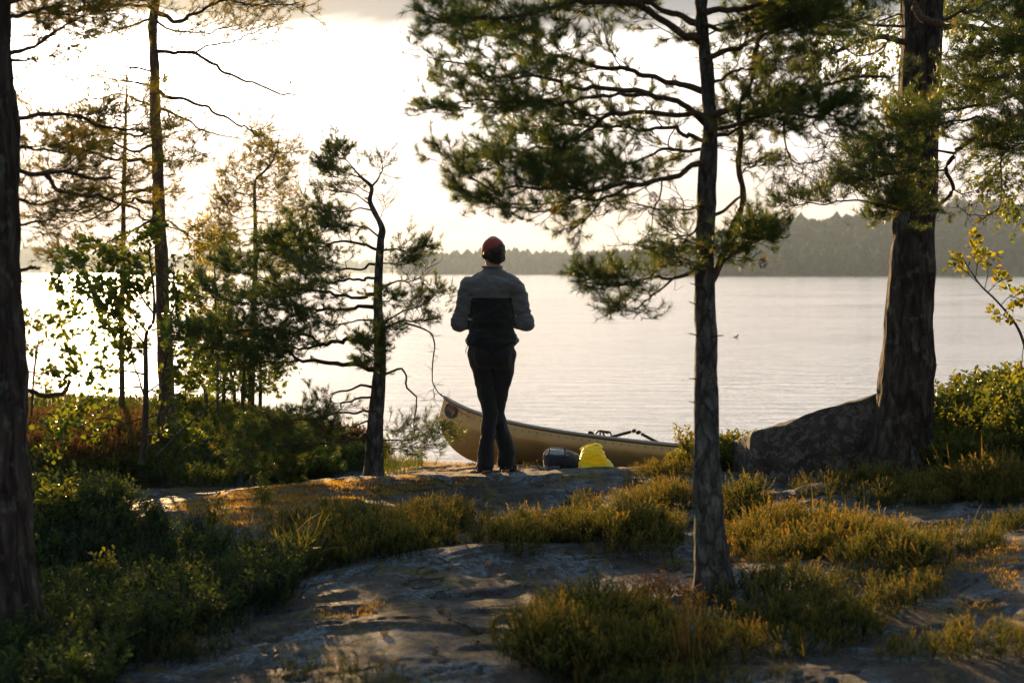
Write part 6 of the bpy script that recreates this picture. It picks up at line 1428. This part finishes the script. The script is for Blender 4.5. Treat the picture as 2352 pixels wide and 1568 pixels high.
# little pine seedling on the ridge
T9 = Tree('pine_seedling', 'tiny pine seedling growing on the ridge below the crooked pine', UP([(670, 1122), (671, 1100), (672, 1082)], 10.3), [.006, .004, .002], cat='seedling', bark='twig', seed=200, sides=6, rough=.0005, step=.01)
for k in range(9):
    a_ = k * 2.4; p0 = T9.trunk[0] + (T9.trunk[-1] - T9.trunk[0]) * (.2 + .09 * k); p1 = p0 + np.array([math.cos(a_) * .09, math.sin(a_) * .09, .05]); T9.limb(np.array([p0, (p0 + p1) / 2 - [0, 0, .006], p1]), .003, .0015, 4, len1=.05, n2=2, len2=.03, n3=0, per=46, ln=.035, nw=.0016, t0=.1)
T9.finish()
# low pine boughs and litter on the rock
tw = []
r5 = np.random.default_rng(9)
for k in range(150):
    px = r5.uniform(900, 1750); Y = r5.uniform(5.6, 10.5); x0 = (px - 1176) / F * Y; a_ = r5.uniform(0, 6.28); L = r5.uniform(.04, .22); P = np.array([[x0 + math.cos(a_ + r5.normal(0, .1)) * L * f, Y + math.sin(a_) * L * f, 0] for f in np.linspace(0, 1, 6)]); P[:, :2] += r5.normal(0, .006, (6, 2)); P[:, 2] = gz(P[:, 0], P[:, 1]) + .005; tw.append(tubes(P[None], np.full((1, 6), r5.uniform(.0018, .004)), 5))
V, q, _ = merge(tw); tag(mesh_obj('twig_litter', V, q, M['twig']), 'fallen twigs strewn over the rock', kind='stuff')

# needle litter and cones lying on the rock
def rnd_ground(n, px0, px1, Y0, Y1): Y = r5.uniform(Y0, Y1, n); return (r5.uniform(px0, px1, n) - 1176) / F * Y, Y
x, y = rnd_ground(26000, 350, 2400, 5.0, 10.6); keep = fbm(np.c_[x, y, x * 0], 1.6, 4, 77) > -.05; x, y = x[keep], y[keep]
th = r5.uniform(0, 6.28, len(x)); L = r5.uniform(.015, .04, len(x)); dx, dy = np.cos(th) * L, np.sin(th) * L; z0 = gz(x, y) + .004; z1 = gz(x + dx, y + dy) + .006
w_ = .0011; V = np.stack([np.c_[x - np.sin(th) * w_, y + np.cos(th) * w_, z0], np.c_[x + np.sin(th) * w_, y - np.cos(th) * w_, z0 + .001], np.c_[x + dx, y + dy, z1]], 1).reshape(-1, 3)
stuff('needle_litter', 'brown fallen pine needles scattered in the hollows of the rock', V, np.arange(len(V)).reshape(-1, 3), np.repeat(r5.uniform(.2, .9, len(x)), 3), 'heather_red')
for k, (px, Y, lab) in enumerate(((1010, 6.4, 'fallen pine cone lying on the bare middle of the rock'), (1120, 7.3, 'fallen pine cone near the inner end of the middle heather'), (1700, 7.2, 'fallen pine cone on the moss behind the slim pine'), (880, 6.0, 'fallen pine cone beside the gold moss cushions'))):
    p = on_ground(px, Y, .016); V = []; Fq = []; r_ = .017
    for i in range(44):
        f_ = i / 44; a_ = i * 2.399; rr_ = r_ * math.sin(math.pi * (.12 + .8 * f_)); c_ = np.array([r_ * 2.4 * (.5 - f_), rr_ * math.cos(a_), rr_ * math.sin(a_)]); o_ = nrm(np.array([-.5, math.cos(a_), math.sin(a_)])); tt = np.array([0, -math.sin(a_), math.cos(a_)]); b = len(V)
        V += [c_ * [1, .2, .2], c_ + tt * r_ * .42, c_ + o_ * r_ * .45, c_ - tt * r_ * .42]; Fq.append((b, b+1, b+2, b+3))
    tag(mesh_obj('pine_cone', np.array(V) + p, np.array(Fq), M['cone']), lab, 'pine cone', 'fallen pine cones')
# ------------------------------------------------------------------ sky, sun, haze, camera
w = bpy.data.worlds.new('World'); sc.world = w; w.use_nodes = True
wt = w.node_tree; wt.nodes.clear()
class WT(NT):
    def __init__(s): s.t = wt; s.out = s.n('ShaderNodeOutputWorld')
t = WT()
sky = t.n('ShaderNodeTexSky', sky_type='NISHITA', sun_disc=False, sun_elevation=SUN_EL, sun_rotation=SUN_AZ, air_density=1.0, dust_density=3.0, ozone_density=1.0)
tc = t.n('ShaderNodeTexCoord'); D = tc.outputs['Generated']
sep = t.n('ShaderNodeSeparateXYZ'); t.l(D, sep.inputs[0])
z = sep.outputs[2]
sd = (math.cos(SUN_EL) * math.sin(SUN_AZ), math.cos(SUN_EL) * math.cos(SUN_AZ), math.sin(SUN_EL))
dp = t.n('ShaderNodeVectorMath', operation='DOT_PRODUCT'); t.l(D, dp.inputs[0]); dp.inputs[1].default_value = sd
cosA = dp.outputs['Value']
# flat stratus bands: project the view direction on a cloud deck
zc = t.math('MAXIMUM', t.math('ADD', z, 0.05), 0.02)
u = t.math('DIVIDE', sep.outputs[0], zc); vv = t.math('DIVIDE', sep.outputs[1], zc)
cb = t.n('ShaderNodeCombineXYZ'); t.l(u, cb.inputs[0]); t.l(vv, cb.inputs[1])
mp = t.n('ShaderNodeMapping'); mp.inputs['Scale'].default_value = (0.42, 0.55, 1); mp.inputs['Location'].default_value = (3.1, 1.7, 0); t.l(cb.outputs[0], mp.inputs[0])
cl = t.noise(mp.outputs[0], 1.0, 7, 0.58, 0.5)
mp2 = t.n('ShaderNodeMapping'); mp2.inputs['Scale'].default_value = (7, 7, 42); t.l(D, mp2.inputs[0])
cl2 = t.noise(mp2.outputs[0], 1.0, 7, 0.6, 0.8)
puff = t.ramp(t.math('ADD', t.math('MULTIPLY', cl, 0.35), t.math('MULTIPLY', cl2, 0.65)), [(0.36, (0.0,)), (0.62, (1.0,))])
# brightness by elevation (z = sin elevation)
elr = t.ramp(z, [(0.0, (0.64, 0.51, 0.47)), (0.035, (0.74, 0.61, 0.57)), (0.07, (0.94, 0.85, 0.81)), (0.11, (1.75, 1.62, 1.52)), (0.155, (2.05, 1.94, 1.83)), (0.5, (0.8, 0.86, 0.95))])
puffw = t.mix(puff, (0.78, 0.77, 0.80), (1.20, 1.12, 1.06))
bright = t.mix(1.0, elr, puffw, 'MULTIPLY')
# grey deck above about 9 degrees
edge = t.math('ADD', z, t.math('MULTIPLY', t.math('SUBTRACT', cl2, 0.5), 0.05))
deckf = t.ramp(edge, [(0.150, (0,)), (0.160, (0.45,)), (0.176, (1,))])
deckc = t.ramp(z, [(0.16, (0.36, 0.34, 0.35)), (0.195, (0.19, 0.21, 0.24)), (0.27, (0.56, 0.57, 0.60)), (0.45, (0.46, 0.60, 0.72)), (1.0, (0.42, 0.68, 0.92))])
deckc = t.mix(t.math('MULTIPLY', cl, 0.25), deckc, (0.20, 0.25, 0.31))
col = t.mix(deckf, bright, deckc)
low = t.math('SUBTRACT', 1.0, t.math('MULTIPLY', deckf, 0.98))
# brightening round the hidden sun
g1 = t.math('POWER', t.math('MAXIMUM', cosA, 0.0), 100.0)
g2 = t.math('POWER', t.math('MAXIMUM', cosA, 0.0), 900.0)
glow = t.math('ADD', 1.0, t.math('MULTIPLY', low, t.math('ADD', t.math('MULTIPLY', g1, 1.9), t.math('MULTIPLY', g2, 16.0))))
back = t.ramp(t.math('MULTIPLY_ADD', cosA, 0.5, 0.5), [(0.0, (0.50,)), (0.5, (0.50,)), (0.90, (0.96,)), (0.985, (1.0,))])
tot = t.math('MULTIPLY', glow, back)
vm = t.n('ShaderNodeVectorMath', operation='SCALE'); t.l(col, vm.inputs[0]); t.l(tot, vm.inputs['Scale'])
warm = t.mix(t.ramp(g1, [(0.0, (0,)), (0.7, (1,))]), vm.outputs[0], (1.0, 0.93, 0.82), 'MULTIPLY')
bg1 = t.n('ShaderNodeBackground', i_Strength=0.06); t.l(sky.outputs[0], bg1.inputs['Color'])
bg2 = t.n('ShaderNodeBackground', i_Strength=0.50); t.l(warm, bg2.inputs['Color'])
ms = t.n('ShaderNodeMixShader', i_0=0.95); t.l(bg1.outputs[0], ms.inputs[1]); t.l(bg2.outputs[0], ms.inputs[2])
t.l(ms.outputs[0], t.out.inputs['Surface'])

sl = bpy.data.lights.new('sun', 'SUN'); sl.energy = 5.0; sl.angle = R(0.6); sl.color = (1.0, 0.62, 0.27)
so = bpy.data.objects.new('sun', sl); COL.objects.link(so)
so.rotation_euler = Vector(sd).to_track_quat('Z', 'Y').to_euler()
so.location = (-20, 60, 30)

HAZE_D, HAZE_G = 0.00015, 0.36
HX, HY0, HY1, HZ0, HZ1 = 4000, -310, 4900, -2.6, 130
hv = np.array([(x, y, zz) for zz in (HZ0, HZ1) for x, y in ((-HX, HY0), (HX, HY0), (HX, HY1), (-HX, HY1))], float)
hf = np.array([(0, 3, 2, 1), (4, 5, 6, 7), (0, 1, 5, 4), (1, 2, 6, 5), (2, 3, 7, 6), (3, 0, 4, 7)])
t = NT('haze_air')
pv = t.n('ShaderNodeVolumePrincipled'); pv.inputs['Color'].default_value = (0.58, 0.74, 0.95, 1); pv.inputs['Density'].default_value = HAZE_D; pv.inputs['Anisotropy'].default_value = HAZE_G
t.l(pv.outputs[0], t.out.inputs['Volume'])
if HAZE_D > 0:
    hz = mesh_obj('haze', hv, hf, t.m); tag(hz, 'thin warm evening haze lying over the lake', 'haze', kind='stuff')

EXPO = 1.38
cam = bpy.data.cameras.new('camera'); co = bpy.data.objects.new('camera', cam); COL.objects.link(co)
cam.lens = 50; cam.sensor_width = 36; cam.clip_end = 20000; cam.clip_start = 0.05
co.location = (0, 0, CAMZ); co.rotation_euler = (R(90) - TILT, 0, 0)
cam.dof.use_dof = True; cam.dof.focus_distance = 10.8; cam.dof.aperture_fstop = 3.2
sc.camera = co
sc.view_settings.view_transform = 'Standard'; sc.view_settings.look = 'None'
sc.view_settings.exposure = EXPO; sc.view_settings.gamma = 1.0
sc.cycles.use_denoising = True
sc.cycles.max_bounces = 7; sc.cycles.transparent_max_bounces = 8; sc.cycles.volume_bounces = 1
sc.cycles.sample_clamp_indirect = 4.0
sc.cycles.volume_step_rate = 5.0
